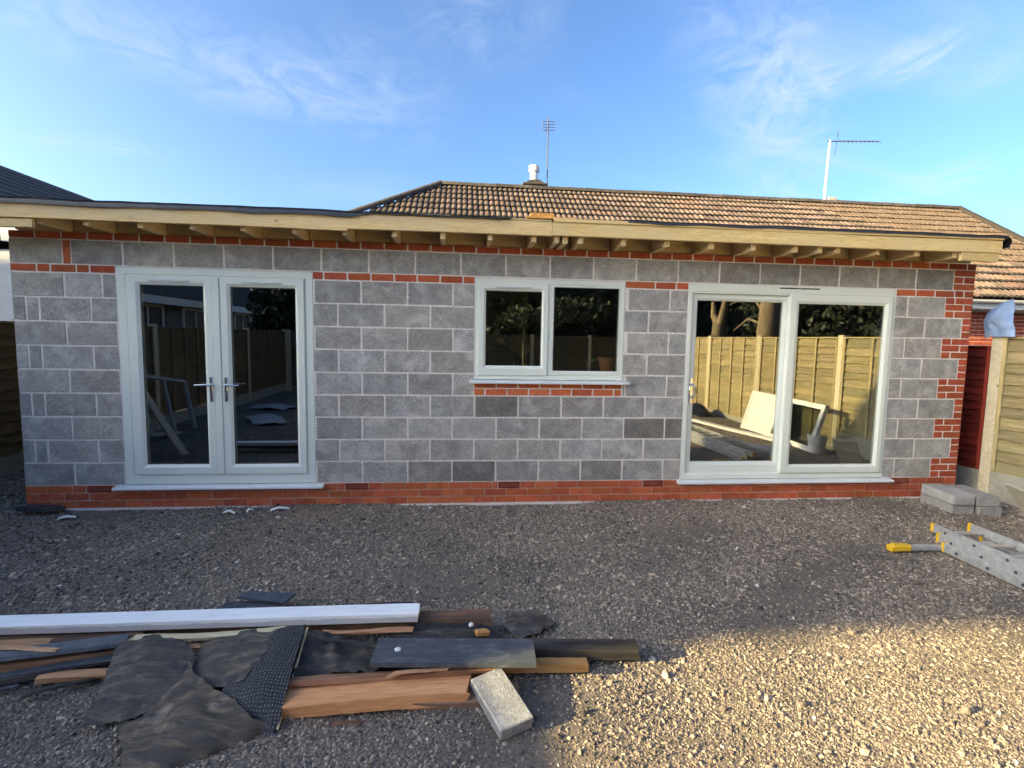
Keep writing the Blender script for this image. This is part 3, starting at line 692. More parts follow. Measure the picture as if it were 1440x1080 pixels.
# kitchen window
x0, x1, z0, z1 = 4.262, 5.808, 1.262, 2.283
kw = obj('window', MB().ring(x0, x1, z0, z1, .05, .05, .05, .055, PF), M['upvc'], house)
obj('window_post', MB().box(5.0, 5.035, -.004, .06, z0 + .05, z1 - .045, .004), M['upvc'], kw)
obj('window_sash', MB().ring(4.297, 5.01, 1.307, 2.243, .078, .068, .085, .10, PL), M['upvc'], kw)
obj('fixed_frame', MB().ring(5.033, 5.762, 1.312, 2.238, .04, .012, .03, .05, [(0, .05), (0, .002), (.1, -.002), (.7, -.002), (1, .006), (1, .04)]), M['upvc'], kw)
for g in ((4.374, 4.943, 1.405, 2.16), (5.072, 5.751, 1.36, 2.21)): pane(*g, .012, kw); gasket(*g, .006, kw)
vent(4.47, 4.83, 2.198, -.014, kw); sill(4.215, 5.87, 1.258, kw)
obj('window_board', MB().box(4.27, 5.8, .075, .36, 1.235, 1.262, .003), M['white'], kw)
# sliding doors
x0, x1, z0, z1 = 6.492, 8.852, .2, 2.292
sl = obj('sliding_door', MB().ring(x0, x1, z0, z1, .055, .06, .10, .065, PF), M['upvc'], house)
PR = [(0, .09), (0, .034), (.06, .03), (.7, .03), (.8, .036), (1, .046), (1, .09)]
obj('sliding_panel', MB().ring(6.545, 7.66, .262, 2.195, .07, .085, .075, .12, PR), M['upvc'], sl)
obj('fixed_panel', MB().ring(7.62, 8.80, .265, 2.205, .105, .075, .095, .09, [(0, .03), (0, -.018), (.06, -.022), (.7, -.022), (.8, -.016), (1, -.006), (1, .03)]), M['upvc'], sl)
obj('head_rail', MB().box(6.548, 7.62, .004, .028, 2.192, 2.205, .002), M['upvc'], sl)
for g, y in (((6.61, 7.58, .375, 2.125), .055), ((7.72, 8.73, .35, 2.115), .004)): pane(*g, y, sl); gasket(*g, y - .006, sl)
mb = MB().box(6.565, 6.595, .016, .03, 1.02, 1.30, .004)
mb.tube([(6.58 + .035 * math.sin(a), .012 - .028 * abs(math.sin(a)), 1.16 + .075 * math.cos(a)) for a in [i * math.pi * 2 / 18 for i in range(19)]], .007, 8)
mb.tube([(6.58, .018, 1.06), (6.58, .004, 1.06)], .011, 10)
obj('door_handle', mb, M['chrome'], sl, smooth=40)
mb = MB().box(7.50, 7.72, -.006, .001, 2.262, 2.274, .002).box(7.73, 7.95, -.006, .001, 2.262, 2.274, .002); obj('trickle_vent', mb, M['dark_gasket'], sl)
sill(6.455, 8.945, .195, sl)

# ------------------------------------------------------------------ main bungalow behind
bung = thing('bungalow', 'long bungalow with a brown clay tiled roof rising behind the extension', 'house', (8, 6, 0))
def BL(x, y, z): return (x - 8, y - 6, z)
EY, EZ, RY, RZ = 3.85, 2.62, 8.0, 5.44; RX0, RX1 = 3.58, 17.72
pitch = math.atan2(RZ - EZ, RY - EY); slope = math.hypot(RZ - EZ, RY - EY)
mb = MB()
mb.add([BL(RX0 - 4.1, EY, EZ - .03), BL(RX1, EY, EZ - .03), BL(RX1, RY, RZ - .03), BL(RX0, RY, RZ - .03), BL(RX0 - 4.1, 12.15, EZ - .03), BL(RX1, 12.15, EZ - .03)],
       [(0, 1, 2, 3), (3, 2, 5, 4), (0, 3, 4), (1, 5, 2), (0, 4, 5, 1)])
roof = obj('roof', mb, M['tile_dark'], bung)
obj('outer_wall', MB().box(RX0 - 3.6 - 8, RX1 - .25 - 8, 4.30 - 6, 11.7 - 6, -.1, 2.54), M['mortar'], bung)
TW, TGAUGE = .25, slope / 15
def tile_mesh(seed):
    r_ = random.Random(seed); mb = MB(); n = 12; L = .375
    for yy, lift in ((0, .030), (L, .0)):
        for k in range(n + 1):
            u = k / n; zz = .030 * (abs(math.sin(2 * math.pi * u)) ** .75) + lift
            mb.v.append(((u - .5) * TW * 1.01, yy + r_.uniform(-.003, .003), zz))
    for k in range(n): mb.f.append((k, k + 1, n + 1 + k + 1, n + 1 + k))
    b_ = len(mb.v)
    for k in range(n + 1): x_, y_, z_ = mb.v[k]; mb.v.append((x_, y_ + .002, z_ - .022))
    for k in range(n): mb.f.append((k + 1, k, b_ + k, b_ + k + 1))
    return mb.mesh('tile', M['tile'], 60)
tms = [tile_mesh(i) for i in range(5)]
cand = []
ncourse = 15
for c in range(ncourse):
    s = c * TGAUGE; y = EY + s * math.cos(pitch); zz = EZ + s * math.sin(pitch)
    xl = RX0 - (RY - y) * 1.0 + .1
    k = 0; x = math.ceil(xl / TW) * TW
    while x < RX1 - .05:
        p = Vector((x, y, zz)); t = (-.38 - CAM_LOC.y) / (y - CAM_LOC.y); q = CAM_LOC + (p - CAM_LOC) * t
        d = p - CAM_LOC; px = rt2.dot(d) / fw.dot(d)
        vis = (q.z > 2.74 or q.x > 9.4) and -1.02 < px < 1.03
        cand.append((not vis, d.length, x, y, zz)); x += TW
cand.sort(); big = MB()
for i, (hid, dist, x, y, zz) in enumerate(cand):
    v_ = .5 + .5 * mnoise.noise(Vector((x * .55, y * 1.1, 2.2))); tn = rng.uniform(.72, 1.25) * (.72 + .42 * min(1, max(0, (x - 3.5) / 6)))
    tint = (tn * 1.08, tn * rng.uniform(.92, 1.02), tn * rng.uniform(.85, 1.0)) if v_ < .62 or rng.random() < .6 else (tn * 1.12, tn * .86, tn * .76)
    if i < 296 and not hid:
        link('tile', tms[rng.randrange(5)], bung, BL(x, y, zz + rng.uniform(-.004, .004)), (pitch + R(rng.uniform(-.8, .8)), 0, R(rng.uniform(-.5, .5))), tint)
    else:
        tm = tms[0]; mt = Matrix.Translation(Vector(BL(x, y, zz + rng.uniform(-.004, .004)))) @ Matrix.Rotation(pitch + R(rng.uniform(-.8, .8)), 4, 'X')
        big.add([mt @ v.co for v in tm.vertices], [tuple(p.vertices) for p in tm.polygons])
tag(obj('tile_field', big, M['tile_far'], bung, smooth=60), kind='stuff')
def ridge_piece(p, q, m_, color=None, r0=.12):
    p, q = Vector(BL(*p)), Vector(BL(*q)); L = (q - p).length; mb = MB(); n = 8
    for k in range(2):
        for a in range(n + 1):
            t = math.pi * a / n; mb.v.append((L * (k - .5) * 1.02, math.cos(t) * r0 * (1.0 if k else 1.05), math.sin(t) * r0 * (.85 if k else .9)))
    for a in range(n): mb.f.append((a, a + 1, n + 1 + a + 1, n + 1 + a))
    mb.f.append(tuple(range(n + 1))[::-1]); mb.f.append(tuple(range(n + 1, 2 * n + 2)))
    o = obj('ridge_tile', mb, m_, bung, (p + q) / 2, color=color, smooth=50)
    d = (q - p).normalized(); yv = Vector((0, 0, 1)).cross(d).normalized(); zv = d.cross(yv)
    o.rotation_euler = Matrix((d, yv, zv)).transposed().to_euler(); return o
nr = 31
for i in range(nr):
    a, b_ = RX0 + (RX1 - RX0) * i / nr, RX0 + (RX1 - RX0) * (i + 1) / nr; w_ = rng.uniform(-.006, .006)
    t = rng.uniform(.7, 1.3); ridge_piece((a, RY, RZ - .005 + w_), (b_, RY, RZ - .005 + w_), M['ridge'], (t, t, t))
for i in range(13):
    a, b_ = i * .32, (i + 1) * .32; t = rng.uniform(.5, 1.0)
    ridge_piece((RX0 - a, RY - a, RZ - a * (RZ - EZ) / (RY - EY) + .01), (RX0 - b_, RY - b_, RZ - b_ * (RZ - EZ) / (RY - EY) + .01), M['ridge'], (t, t, t))
for i in range(10):
    a, b_ = i * .42, (i + 1) * .42; k = (RZ - EZ) / (RY - EY); t = rng.uniform(.85, 1.15)
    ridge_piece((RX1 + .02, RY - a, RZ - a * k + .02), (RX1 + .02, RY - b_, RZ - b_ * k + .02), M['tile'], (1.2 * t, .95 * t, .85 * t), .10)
mb = MB()
for k in range(9): pass
gp = [(math.cos(t) * .06, math.sin(t) * .06) for t in [math.pi + math.pi * i / 8 for i in range(9)]]
gp = gp + [(x * .85, y_ * .85) for x, y_ in gp[::-1]]
obj('gutter', MB().prism([(EY - .06 + a - 6, EZ - .035 + b_) for a, b_ in gp], 0, 9.2 - 8, RX1 - 8), M['white'], bung, smooth=40)
obj('fascia', MB().box(9.2 - 8, RX1 - .02 - 8, EY + .005 - 6, EY + .03 - 6, EZ - .20, EZ - .03), M['white'], bung)
obj('soffit', MB().box(9.2 - 8, RX1 - .03 - 8, EY + .031 - 6, 4.30 - 6, EZ - .20, EZ - .19), M['white'], bung)
for c in range(13):
    z0 = 1.45 + .075 * c
    for k in range(9):
        x = 13.75 + .225 * k + (.11 if c % 2 else 0)
        if ('bb', k % 3) not in cache: cache['bb', k % 3] = MB().box(-.1075, .1075, 0, .05, -.0325, .0325, .003, .0015, random.Random(k)).mesh('brick', M['brick'])
        link('brick', cache['bb', k % 3], bung, BL(x, 4.293, z0), None, brick_tone(.62, .22))
# chimney with its pot, part of the roof
ch = obj('chimney', MB().box(-.30, .30, -.30, .30, -.8, .30, .01).box(-.34, .34, -.34, .34, .301, .36, .015).prism([(-.28, .36), (.28, .36), (.12, .46), (-.12, .46)], 1, -.26, .26), M['ridge'], roof, BL(6.05, 9.0, 5.46))
obj('chimney_pot', MB().lathe([(.11, 0), (.105, .42), (.105, .44), (.145, .45), (.15, .52), (.12, .53), (.118, .56), (.142, .57), (.142, .64), (.10, .65)], 18), M['white'], ch, (0, 0, .38), smooth=40).scale = (1, 1, .78)

# aerials
ae = thing('tv_aerial', 'thin dark aerial mast beside the white chimney pot with end-on square grid', 'aerial', (6.42, 9.0, 5.2), group='roof aerials')
obj('mast', MB().tube([(0, 0, 0), (-.02, 0, 2.42)], .016, 8), M['dark'], ae)
for k in range(4):
    zz = 2.10 + .075 * k
    obj('element', MB().tube([(-.17, 0, zz), (.17, 0, zz)], .008, 6), M['dark'], ae)
obj('boom', MB().tube([(0, -.02, 2.25), (0, .5, 2.25)], .011, 6).tube([(-.17, 0, 2.08), (-.17, 0, 2.35)], .005, 6).tube([(.17, 0, 2.08), (.17, 0, 2.35)], .005, 6), M['dark'], ae)
ae = thing('tv_aerial', 'white leaning aerial mast with a long horizontal rod antenna towards the roof end', 'aerial', (14.5, 9.0, 5.2), group='roof aerials')
obj('mast', MB().tube([(0, 0, 0), (.02, 0, 1.2), (.06, 0, 2.28)], [.035, .035, .028], 10), M['white'], ae, smooth=50)
obj('bracket', MB().box(.1, .34, -.08, .08, .45, .70, .01).box(-.4, .8, -.05, .05, .40, .44, .01), M['concrete'], ae)
obj('boom', MB().tube([(-.02, 0, 2.25), (1.56, 0, 2.33)], .014, 6), M['dark'], ae)
for k in range(10):
    x = .42 + .125 * k; zz = 2.25 + .08 * x / 1.58
    obj('element', MB().tube([(x - .035, -.16, zz - .085), (x + .035, .16, zz + .085)], .010, 6), M['dark'], ae)
obj('reflector', MB().tube([(.2, -.1, 2.30), (.34, .1, 2.62)], .006, 6).tube([(.2, -.1, 2.22), (.30, .1, 1.92)], .006, 6).tube([(.24, 0, 2.2), (.30, 0, 2.5)], .006, 6), M['dark'], ae)

# ------------------------------------------------------------------ neighbour on the left (white wall, dark roof)
nb = thing('neighbouring_bungalow', 'white rendered bungalow with a dark tiled roof at the far left edge', 'house', (-5.4, 6, 0))
obj('wall', MB().box(-9.2 + 5.4, -1.75 + 5.4, 2.2 - 6, 5.5, -.1, 2.72), M['render_white'], nb)
NE, NZ0, NZ1 = 3.9, 2.93, 5.06
mb = MB().add([(NE, -4.0, NZ0), (NE, 6, NZ0), (0, 6, NZ1), (0, -4.0, NZ1), (-NE, -4.0, NZ0), (-NE, 6, NZ0)], [(0, 1, 2, 3), (3, 2, 5, 4), (0, 3, 4), (1, 5, 2), (0, 4, 5, 1)])
nr_ = obj('roof', mb, M['tile_dark'], nb)
s_l = math.hypot(NE, NZ1 - NZ0); nc = int(s_l / .33)
for c in range(nc):
    s = (c + .5) * .33; x = NE - s * NE / s_l; zz = NZ0 + s * (NZ1 - NZ0) / s_l
    mb = MB()
    for t in range(33):
        y = -4.0 + t * .3; mb.add([(x + .2, y, zz - .08), (x + .2, y + .28, zz - .08), (x - .14, y + .28, zz + .09), (x - .14, y, zz + .09),
                                   (x + .21, y, zz - .12), (x + .21, y + .28, zz - .12)], [(0, 1, 2, 3), (4, 5, 1, 0)])
    obj('tile_course', mb, M['tile_dark'], nb, color=(rng.uniform(.8, 1.25),) * 3)
obj('gutter', MB().tube([(3.99, -4.0, 2.76), (3.99, 6, 2.76)], .045, 10), M['dark'], nb)
obj('bargeboard', MB().prism([(3.95, 2.80), (3.95, 2.96), (0, 5.1), (0, 4.92)], 1, -4.03, -4.005), M['white'], nb)
obj('eaves_board', MB().box(3.72, 3.94, -4.0, 6, 2.80, 2.93), M['white'], nb)

# unseen steep-gabled blocker added beyond the left fence, shaped to shade the yard
sg = thing('added_shade_house', 'unseen tall steep roofed shade blocker added well beyond the left fence', 'house', (-14, -4.64, 0))
obj('wall', MB().box(-3.3, 2.9, -2.32, 1.5, -.1, 5.8).prism([(-2.32, 5.801), (1.5, 5.801), (1.5, 5.95), (-1.35, 9.0), (-2.32, 7.5)], 0, -3.3, 2.9), M['render_white'], sg)
obj('roof', MB().prism([(-3.56, 6.7), (-2.33, 5.82), (-2.33, 7.7), (-1.42, 9.25), (1.6, 5.85), (1.95, 5.8), (1.95, 6.05), (-1.36, 9.75)], 0, -3.4, 3.0), M['tile_dark'], sg)  # overhang and slopes shaped to cast the wanted shadow edges
obj('sun_blocker', MB().box(-3.3, 2.9, 1.96, 3.7, -.1, 6.3), M['render_white'], sg)  # added box that keeps sun off the left side passage
w_ = obj('window', MB().ring(-1.2, .2, 1.0, 2.2, .07, .07, .07, .07, [(0, -2.321), (0, -2.36), (1, -2.36), (1, -2.321)]), M['white'], sg)
obj('pane', MB().box(-1.13, .13, -2.335, -2.33, 1.07, 2.13), M['glass'], w_)

# low bungalow far behind the left fence, seen only in the door glass
lb = thing('low_bungalow', 'low grey bungalow with white windows mirrored in the french doors', 'house', (-8, -15, 0))
obj('wall', MB().box(-3.5, 3.0, -6.8, 5.8, -.1, 2.62), M['concrete'], lb, color=(.5, .5, .5))
obj('roof', MB().prism([(3.4, 2.62), (0, 4.9), (-4, 2.62)], 1, -7.1, 6.0), M['tile_dark'], lb)
for y in (4.3, 1.6, -2.2, -4.6):
    w_ = obj('window', MB().box(3.001, 3.03, y - .75, y + .75, 1.45, 2.45), M['black'], lb)
    mb = MB()
    for a, b_, c, d in ((-.8, -.72, 1.4, 2.5), (.72, .8, 1.4, 2.5), (-.03, .03, 1.48, 2.42), (-.72, .72, 1.4, 1.48), (-.72, .72, 2.42, 2.5)): mb.box(3.002, 3.06, y + a, y + b_, c, d)
    obj('frame', mb, M['white'], w_)
obj('bargeboard', MB().box(3.41, 3.44, -7.1, 6.0, 2.5, 2.72), M['white'], lb)

# ------------------------------------------------------------------ fences
def slat_mesh(L, h, seed):
    r_ = random.Random(seed); mb = MB(); n = 7; ph = r_.uniform(0, 6)
    for i in range(n + 1):
        x = -L / 2 + L * i / n; w1 = .008 * math.sin(2.1 * i + ph) + r_.uniform(-.005, .005)
        mb.v += [(x, -.030, -h / 2 + w1), (x, -.012, -h / 2 + w1 - .001), (x, .014, h / 2), (x, .004, h / 2)]
    for i in range(n):
        for k in range(4): mb.f.append((i * 4 + k, (i + 1) * 4 + k, (i + 1) * 4 + (k + 1) % 4, i * 4 + (k + 1) % 4))
    mb.f.append((0, 1, 2, 3)); mb.f.append(tuple(n * 4 + k for k in (3, 2, 1, 0))); return mb
def fence(name, label, x_line, facing, posts, z_lo, z_hi, m_slat, m_post, nsl, gb, tone, post_top=None, battens=3, first_gb=False, skip_first=False):
    """lap fence along Y; facing = +1 if the garden is on its +X side"""
    f = thing(name, label, 'fence', (x_line, posts[0], 0)); rz = R(90) if facing > 0 else R(-90)
    for y in (posts[1:] if skip_first else posts):
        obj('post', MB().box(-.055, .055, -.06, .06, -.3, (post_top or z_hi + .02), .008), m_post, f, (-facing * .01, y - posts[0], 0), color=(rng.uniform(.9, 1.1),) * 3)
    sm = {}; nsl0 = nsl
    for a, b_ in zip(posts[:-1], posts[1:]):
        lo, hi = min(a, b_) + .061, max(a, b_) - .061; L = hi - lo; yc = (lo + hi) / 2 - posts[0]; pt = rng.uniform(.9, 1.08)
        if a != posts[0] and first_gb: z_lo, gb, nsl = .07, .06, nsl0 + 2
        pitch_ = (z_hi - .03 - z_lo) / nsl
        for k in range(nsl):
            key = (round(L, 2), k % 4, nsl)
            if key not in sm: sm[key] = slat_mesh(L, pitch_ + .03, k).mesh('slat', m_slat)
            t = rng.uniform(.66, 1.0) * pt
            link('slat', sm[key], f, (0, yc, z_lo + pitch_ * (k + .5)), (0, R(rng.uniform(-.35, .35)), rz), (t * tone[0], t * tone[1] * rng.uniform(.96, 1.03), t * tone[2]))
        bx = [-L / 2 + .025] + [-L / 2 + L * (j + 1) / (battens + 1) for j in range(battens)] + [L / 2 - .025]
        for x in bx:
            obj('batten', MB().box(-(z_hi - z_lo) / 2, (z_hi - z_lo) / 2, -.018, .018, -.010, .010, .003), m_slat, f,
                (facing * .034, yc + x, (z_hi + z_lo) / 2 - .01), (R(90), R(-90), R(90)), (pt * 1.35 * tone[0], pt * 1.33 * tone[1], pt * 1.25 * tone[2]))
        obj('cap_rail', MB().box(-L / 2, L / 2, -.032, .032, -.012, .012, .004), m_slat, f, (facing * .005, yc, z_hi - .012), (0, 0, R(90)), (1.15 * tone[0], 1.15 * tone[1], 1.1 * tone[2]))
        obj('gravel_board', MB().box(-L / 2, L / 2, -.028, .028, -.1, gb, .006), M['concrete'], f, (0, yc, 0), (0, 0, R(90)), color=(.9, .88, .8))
    return f
fence('right_fence', 'weathered lap panel fence with pale posts along the right of the yard', 10.2, -1, [.03, -2.42, -4.58, -6.68, -8.8, -10.9], .30, 1.80,
      M['fence'], M['fencepost'], 12, .29, (1, 1, .95), 1.83, first_gb=True)
fence('dark_red_fence', 'dark red stained fence panel in the gap beside the brick corner', 10.235, -1, [.06, 2.0, 3.9], .26, 1.70,
      M['fence_red'], M['fence_red'], 16, .25, (1.05, .95, .9), 1.72, 0, skip_first=True)
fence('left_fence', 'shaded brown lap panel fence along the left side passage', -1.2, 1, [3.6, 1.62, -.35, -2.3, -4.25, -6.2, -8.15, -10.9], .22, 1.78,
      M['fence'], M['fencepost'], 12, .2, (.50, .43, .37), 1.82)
# back fence runs along X
bf = thing('back_fence', 'olive brown fence closing the yard behind the viewer', 'fence', (4.5, -11, 0))
for i in range(7): obj('post', MB().box(-.05, .05, -.06, .06, -.2, 1.82, .006), M['fencepost'], bf, (-5.6 + 1.87 * i, 0, 0))
for i in range(6):
    for k in range(10): obj('slat', slat_mesh(1.76, .19, k + i), M['fence'], bf, (-5.6 + 1.87 * (i + .5), 0, .12 + .165 * (k + .5)), (0, 0, R(180)), (rng.uniform(.25, .4),) * 3)

# ------------------------------------------------------------------ trees and hedges out of shot, mirrored in the glass
def leaves(name, blobs, n, size, m, parent=None, seed=1, loc=(0, 0, 0)):
    r_ = np.random.default_rng(seed); blobs = np.array(blobs, float); w = blobs[:, 3] * blobs[:, 4] * blobs[:, 5]; w /= w.sum()
    pick = r_.choice(len(blobs), n, p=w); d = r_.normal(size=(n, 3)); d /= np.linalg.norm(d, axis=1)[:, None]
    rr = r_.random(n) ** .45; P = blobs[pick, :3] + d * rr[:, None] * blobs[pick, 3:6]
    a = r_.normal(size=(n, 3)); a /= np.linalg.norm(a, axis=1)[:, None]; b_ = np.cross(a, r_.normal(size=(n, 3))); b_ /= np.linalg.norm(b_, axis=1)[:, None]
    s = size * r_.uniform(.6, 1.4, n)[:, None]
    V = np.stack([P - a * s, P + b_ * s * .5, P + a * s, P - b_ * s * .5], 1).reshape(-1, 3)
    F = np.arange(4 * n).reshape(-1, 4); me = bpy.data.meshes.new(name); me.from_pydata(V.tolist(), [], F.tolist()); me.materials.append(m)
    return link(name, me, parent, loc)
def tree(label, loc, trunk, limbs, blobs, n, size, m, seed, group=None):
    t = thing('tree', label, 'tree', loc, group=group)
    obj('trunk', MB().tube([p[:3] for p in trunk], [p[3] for p in trunk], 10), M['bark'], t, smooth=60)
    for l in limbs: obj('branch', MB().tube([p[:3] for p in l], [p[3] for p in l], 7), M['bark'], t, smooth=60)
    if n: leaves('crown', blobs, n, size, m, t, seed)
    return t
tree('forked bare-stemmed tree behind the right fence', (11.8, -9.4, 0), [(0, 0, -.1, .24), (0, 0, 1.9, .20), (0, .05, 2.25, .2)],
     [[(0, 0, 2.2, .15), (0, -.35, 2.5, .10), (0, -.4, 2.9, .07)], [(0, .1, 2.2, .13), (.0, .3, 2.8, .10), (0, .5, 3.6, .07), (0, .3, 4.5, .04)]],
     [(0, .3, 4.9, 1.4, 1.6, 1.0)], 2500, .10, M['leaf'], 3, 'trees behind the right fence')
tree('stout ivy-wrapped tree trunk behind the right fence', (11.8, -6.9, 0), [(0, 0, -.1, .32), (0, .0, 2.0, .27), (0, .12, 3.2, .24), (.1, .2, 5, .16)],
     [[(0, 0, 2.6, .1), (-.3, .5, 3.0, .05), (-.5, .9, 2.9, .02)], [(0, 0, 2.1, .05), (-.2, -.6, 2.3, .03), (-.3, -1.1, 2.0, .012)], [(0, .1, 2.2, .05), (-.2, -.5, 2.9, .03), (-.4, -1.2, 2.7, .012)]],
     [(0, .2, 5.6, 1.9, 2.0, 1.3)], 3500, .10, M['leaf'], 4, 'trees behind the right fence')
h = leaves('hedge', [(14.2, -12 + 1.6 * k, 2.6, 1.0, 1.2, 2.6) for k in range(8)], 26000, .10, M['leaf'], seed=5)
tag(h, 'tall dark evergreen hedge standing beyond the right fence', 'hedge')
obj('hedge_core', MB().box(14.3, 15.2, -13.5, .5, 0, 5.0), M['leaf'], h)
h = leaves('hedge', [(-2 + 1.5 * k, -13, 2.2, 1.1, .8, 2.2) for k in range(11)], 26000, .10, M['leaf'], seed=6)
tag(h, 'tall green hedge growing behind the back fence', 'hedge'); obj('hedge_core', MB().box(-3, 14, -13.9, -13.2, 0, 4.0), M['leaf'], h)
s = leaves('shrub', [(6.0, -10.2, 2.35, .9, .4, .35), (5.2, -10.3, 2.0, .4, .3, .3), (7.6, -10.2, 2.6, 1.2, .4, .4)], 900, .09, M['leaf_bright'], seed=8)
tag(s, 'leafy green shrub in front of the back fence', 'shrub'); s.color = (.5, .5, .5, 1)
obj('stem', MB().tube([(6.0, -10.2, -.1), (6.0, -10.2, 2.4)], .03, 6).tube([(6.0, -10.2, 1.2), (7.6, -10.2, 2.6)], .02, 6), M['bark'], s)

# ------------------------------------------------------------------ inside, behind the glass
mb = MB().lathe([(.075, 0), (.10, .13), (.11, .13), (.11, .155), (.09, .155), (.088, .12)], 18)
pp = thing('potted_plant', 'spiky leaved plant in a pot behind the kitchen window', 'plant', (5.52, .24, 1.263))
obj('pot', MB().lathe([(.06, 0), (.08, .10), (.088, .10), (.088, .12), (.07, .12)], 16), M['black'], pp, smooth=40)
for k in range(11):
    a = k * 2.4; l_ = rng.uniform(.12, .2); dx_, dy_ = math.cos(a), math.sin(a) * .7; w_ = .014
    pts = [(0, 0, .11), (dx_ * l_ * .4, dy_ * l_ * .4, .11 + l_ * .65), (dx_ * l_, dy_ * l_, .11 + l_ * .62)]
    mb = MB(); px_, py_ = -dy_, dx_
    for (x, y, zz), ww in zip(pts, (.5, 1, .1)): mb.v += [(x - px_ * w_ * ww, y - py_ * w_ * ww, zz), (x + px_ * w_ * ww, y + py_ * w_ * ww, zz + .004)]
    mb.f = [(0, 1, 3, 2), (2, 3, 5, 4)]; obj('leaf', mb, M['leaf_bright'], pp, color=(2.6, 2.4, 2.6))
tag(obj('plant_pot', mb_pot := MB().lathe([(.055, 0), (.085, .2), (.095, .2), (.095, .235), (.075, .235)], 16), M['terracotta'], None, (5.70, .22, 1.263), smooth=40), 'orange terracotta pot at the end of the window board', 'plant pot')
mug = tag(obj('mug', MB().lathe([(.035, 0), (.042, .01), (.042, .09), (.036, .09), (.034, .02)], 16), M['white'], None, (4.87, .22, 1.263), smooth=40), 'white mug standing behind the kitchen window', 'mug')
obj('handle', MB().tube([(.04, 0, .075), (.068, 0, .06), (.068, 0, .03), (.04, 0, .018)], .005, 6), M['white'], mug)
# person at the window, head bowed
def skin_body(name, pts, edges, m, parent, levels=1):
    me = bpy.data.meshes.new(name); me.from_pydata([p[:3] for p in pts], edges, []); me.materials.append(m)
    o = link(name, me, parent); md = o.modifiers.new('skin', 'SKIN'); md.use_smooth_shade = True
    for i, p in enumerate(pts): me.skin_vertices[0].data[i].radius = (p[3], p[4] if len(p) > 4 else p[3])
    me.skin_vertices[0].data[0].use_root = True
    sb = o.modifiers.new('sub', 'SUBSURF'); sb.levels = levels; sb.render_levels = levels; return o
M['skin'] = plain('skin', (.42, .26, .19), .6); M['navy'] = plain('navy_cloth', (.012, .013, .022), .9); M['hair'] = plain('dark_hair', (.012, .009, .008), .7)
pe = thing('person', 'person in dark clothes looking down behind the kitchen window', 'person', (4.62, .95, .14))
B = [(0, 0, .86, .15, .11), (0, 0, 1.02, .14, .10), (0, -.01, 1.2, .165, .11), (0, 0, 1.34, .15, .09), (0, -.02, 1.42, .055), (-.02, -.05, 1.47, .05)]
E_ = [(0, 1), (1, 2), (2, 3), (3, 4), (4, 5)]
for s in (-1, 1):
    b_ = len(B); B += [(s * .18, 0, 1.33, .06), (s * .23, -.02, 1.08, .047), (s * .20, -.2, .92, .038), (s * .17, -.27, .90, .03)]; E_ += [(3, b_), (b_, b_ + 1), (b_ + 1, b_ + 2), (b_ + 2, b_ + 3)]
    b_ = len(B); B += [(s * .09, 0, .78, .085), (s * .10, -.01, .45, .06), (s * .10, 0, .08, .042), (s * .11, -.14, .03, .035)]; E_ += [(0, b_), (b_, b_ + 1), (b_ + 1, b_ + 2), (b_ + 2, b_ + 3)]
skin_body('body', B, E_, M['navy'], pe, 2)
hd = skin_body('head', [(0, 0, 0, .075, .085), (0, -.015, .06, .078, .092), (0, -.01, .115, .06, .075), (0, -.035, -.06, .052, .055)], [(0, 1), (1, 2), (0, 3)], M['skin'], pe, 2)
hd.location = (-.04, -.09, 1.55); hd.rotation_euler = (R(28), 0, R(-35))
hr = skin_body('hair', [(0, .035, .03, .085, .08), (0, .012, .10, .083, .09), (0, .05, -.04, .07, .05)], [(0, 1), (0, 2)], M['hair'], hd, 2)
obj('nose', MB().tube([(0, -.088, .03), (0, -.112, -.005)], [.008, .014], 8), M['skin'], hd, smooth=60)
for s in (-1, 1):
    obj('ear', MB().tube([(s * .078, .0, .03), (s * .084, .005, -.02)], [.014, .012], 8), M['skin'], hd, smooth=60)
    obj('eye', MB().lathe([(.002, -.008), (.009, 0), (.002, .008)], 10, (s * .03, -.09, .035)), M['black'], hd)
    for k in range(4):
        x = s * (.15 + .014 * k); l_ = (.06, .07, .066, .052)[k]
        obj('finger', MB().tube([(x, -.28, .895), (x, -.28 - l_ * .6, .885), (x, -.28 - l_, .865)], [.008, .0075, .006], 8), M['skin'], pe, smooth=60)
    obj('thumb', MB().tube([(s * .14, -.265, .89), (s * .115, -.30, .875)], [.010, .008], 8), M['skin'], pe, smooth=60)
obj('mouth', MB().box(-.02, .02, -.096, -.088, -.035, -.029, .002), M['terracotta'], hd)

# ------------------------------------------------------------------ ladder
lad = thing('ladder', 'triple aluminium extension ladder lying flat with yellow end caps', 'ladder', (8.34, -1.47, -.02), (0, 0, R(-3.5)))
LEN = 3.1
for i, (hw, zz, ys) in enumerate(((.215, .045, -.03), (.190, .098, .05), (.165, .150, .14))):
    for s in (-1, 1):
        o = obj('rail', MB().box(-LEN / 2, LEN / 2, -.0125, .0125, -.036, .036, .005), M['alu'], lad, (s * hw, ys - LEN / 2, zz), (0, 0, R(90)), color=(1, 1, 1))
        obj('rail_groove', MB().box(-LEN / 2, LEN / 2, -.0145, -.0127, -.008, .008), M['alu'], o, color=(.75,) * 3) if False else None
        cap = MB().box(-.016, .016, -.012, .022, -.038, .038, .006)
        obj('end_cap', cap, M['yellow'], lad, (s * hw, ys + .004, zz))
        for k in range(11):
            y = ys - .12 - .26 * k
            obj('rung_end', MB().tube([(s * (hw + .0122), y, zz), (s * (hw + .0165), y, zz)], .012, 10), M['dark'], lad, smooth=40)
    for k in range(11):
        y = ys - .12 - .26 * k
        obj('rung', MB().box(-hw + .013, hw - .013, -.014, .014, -.012, .012, .004), M['alu'], lad, (0, y, zz), color=(1, .95, .88))
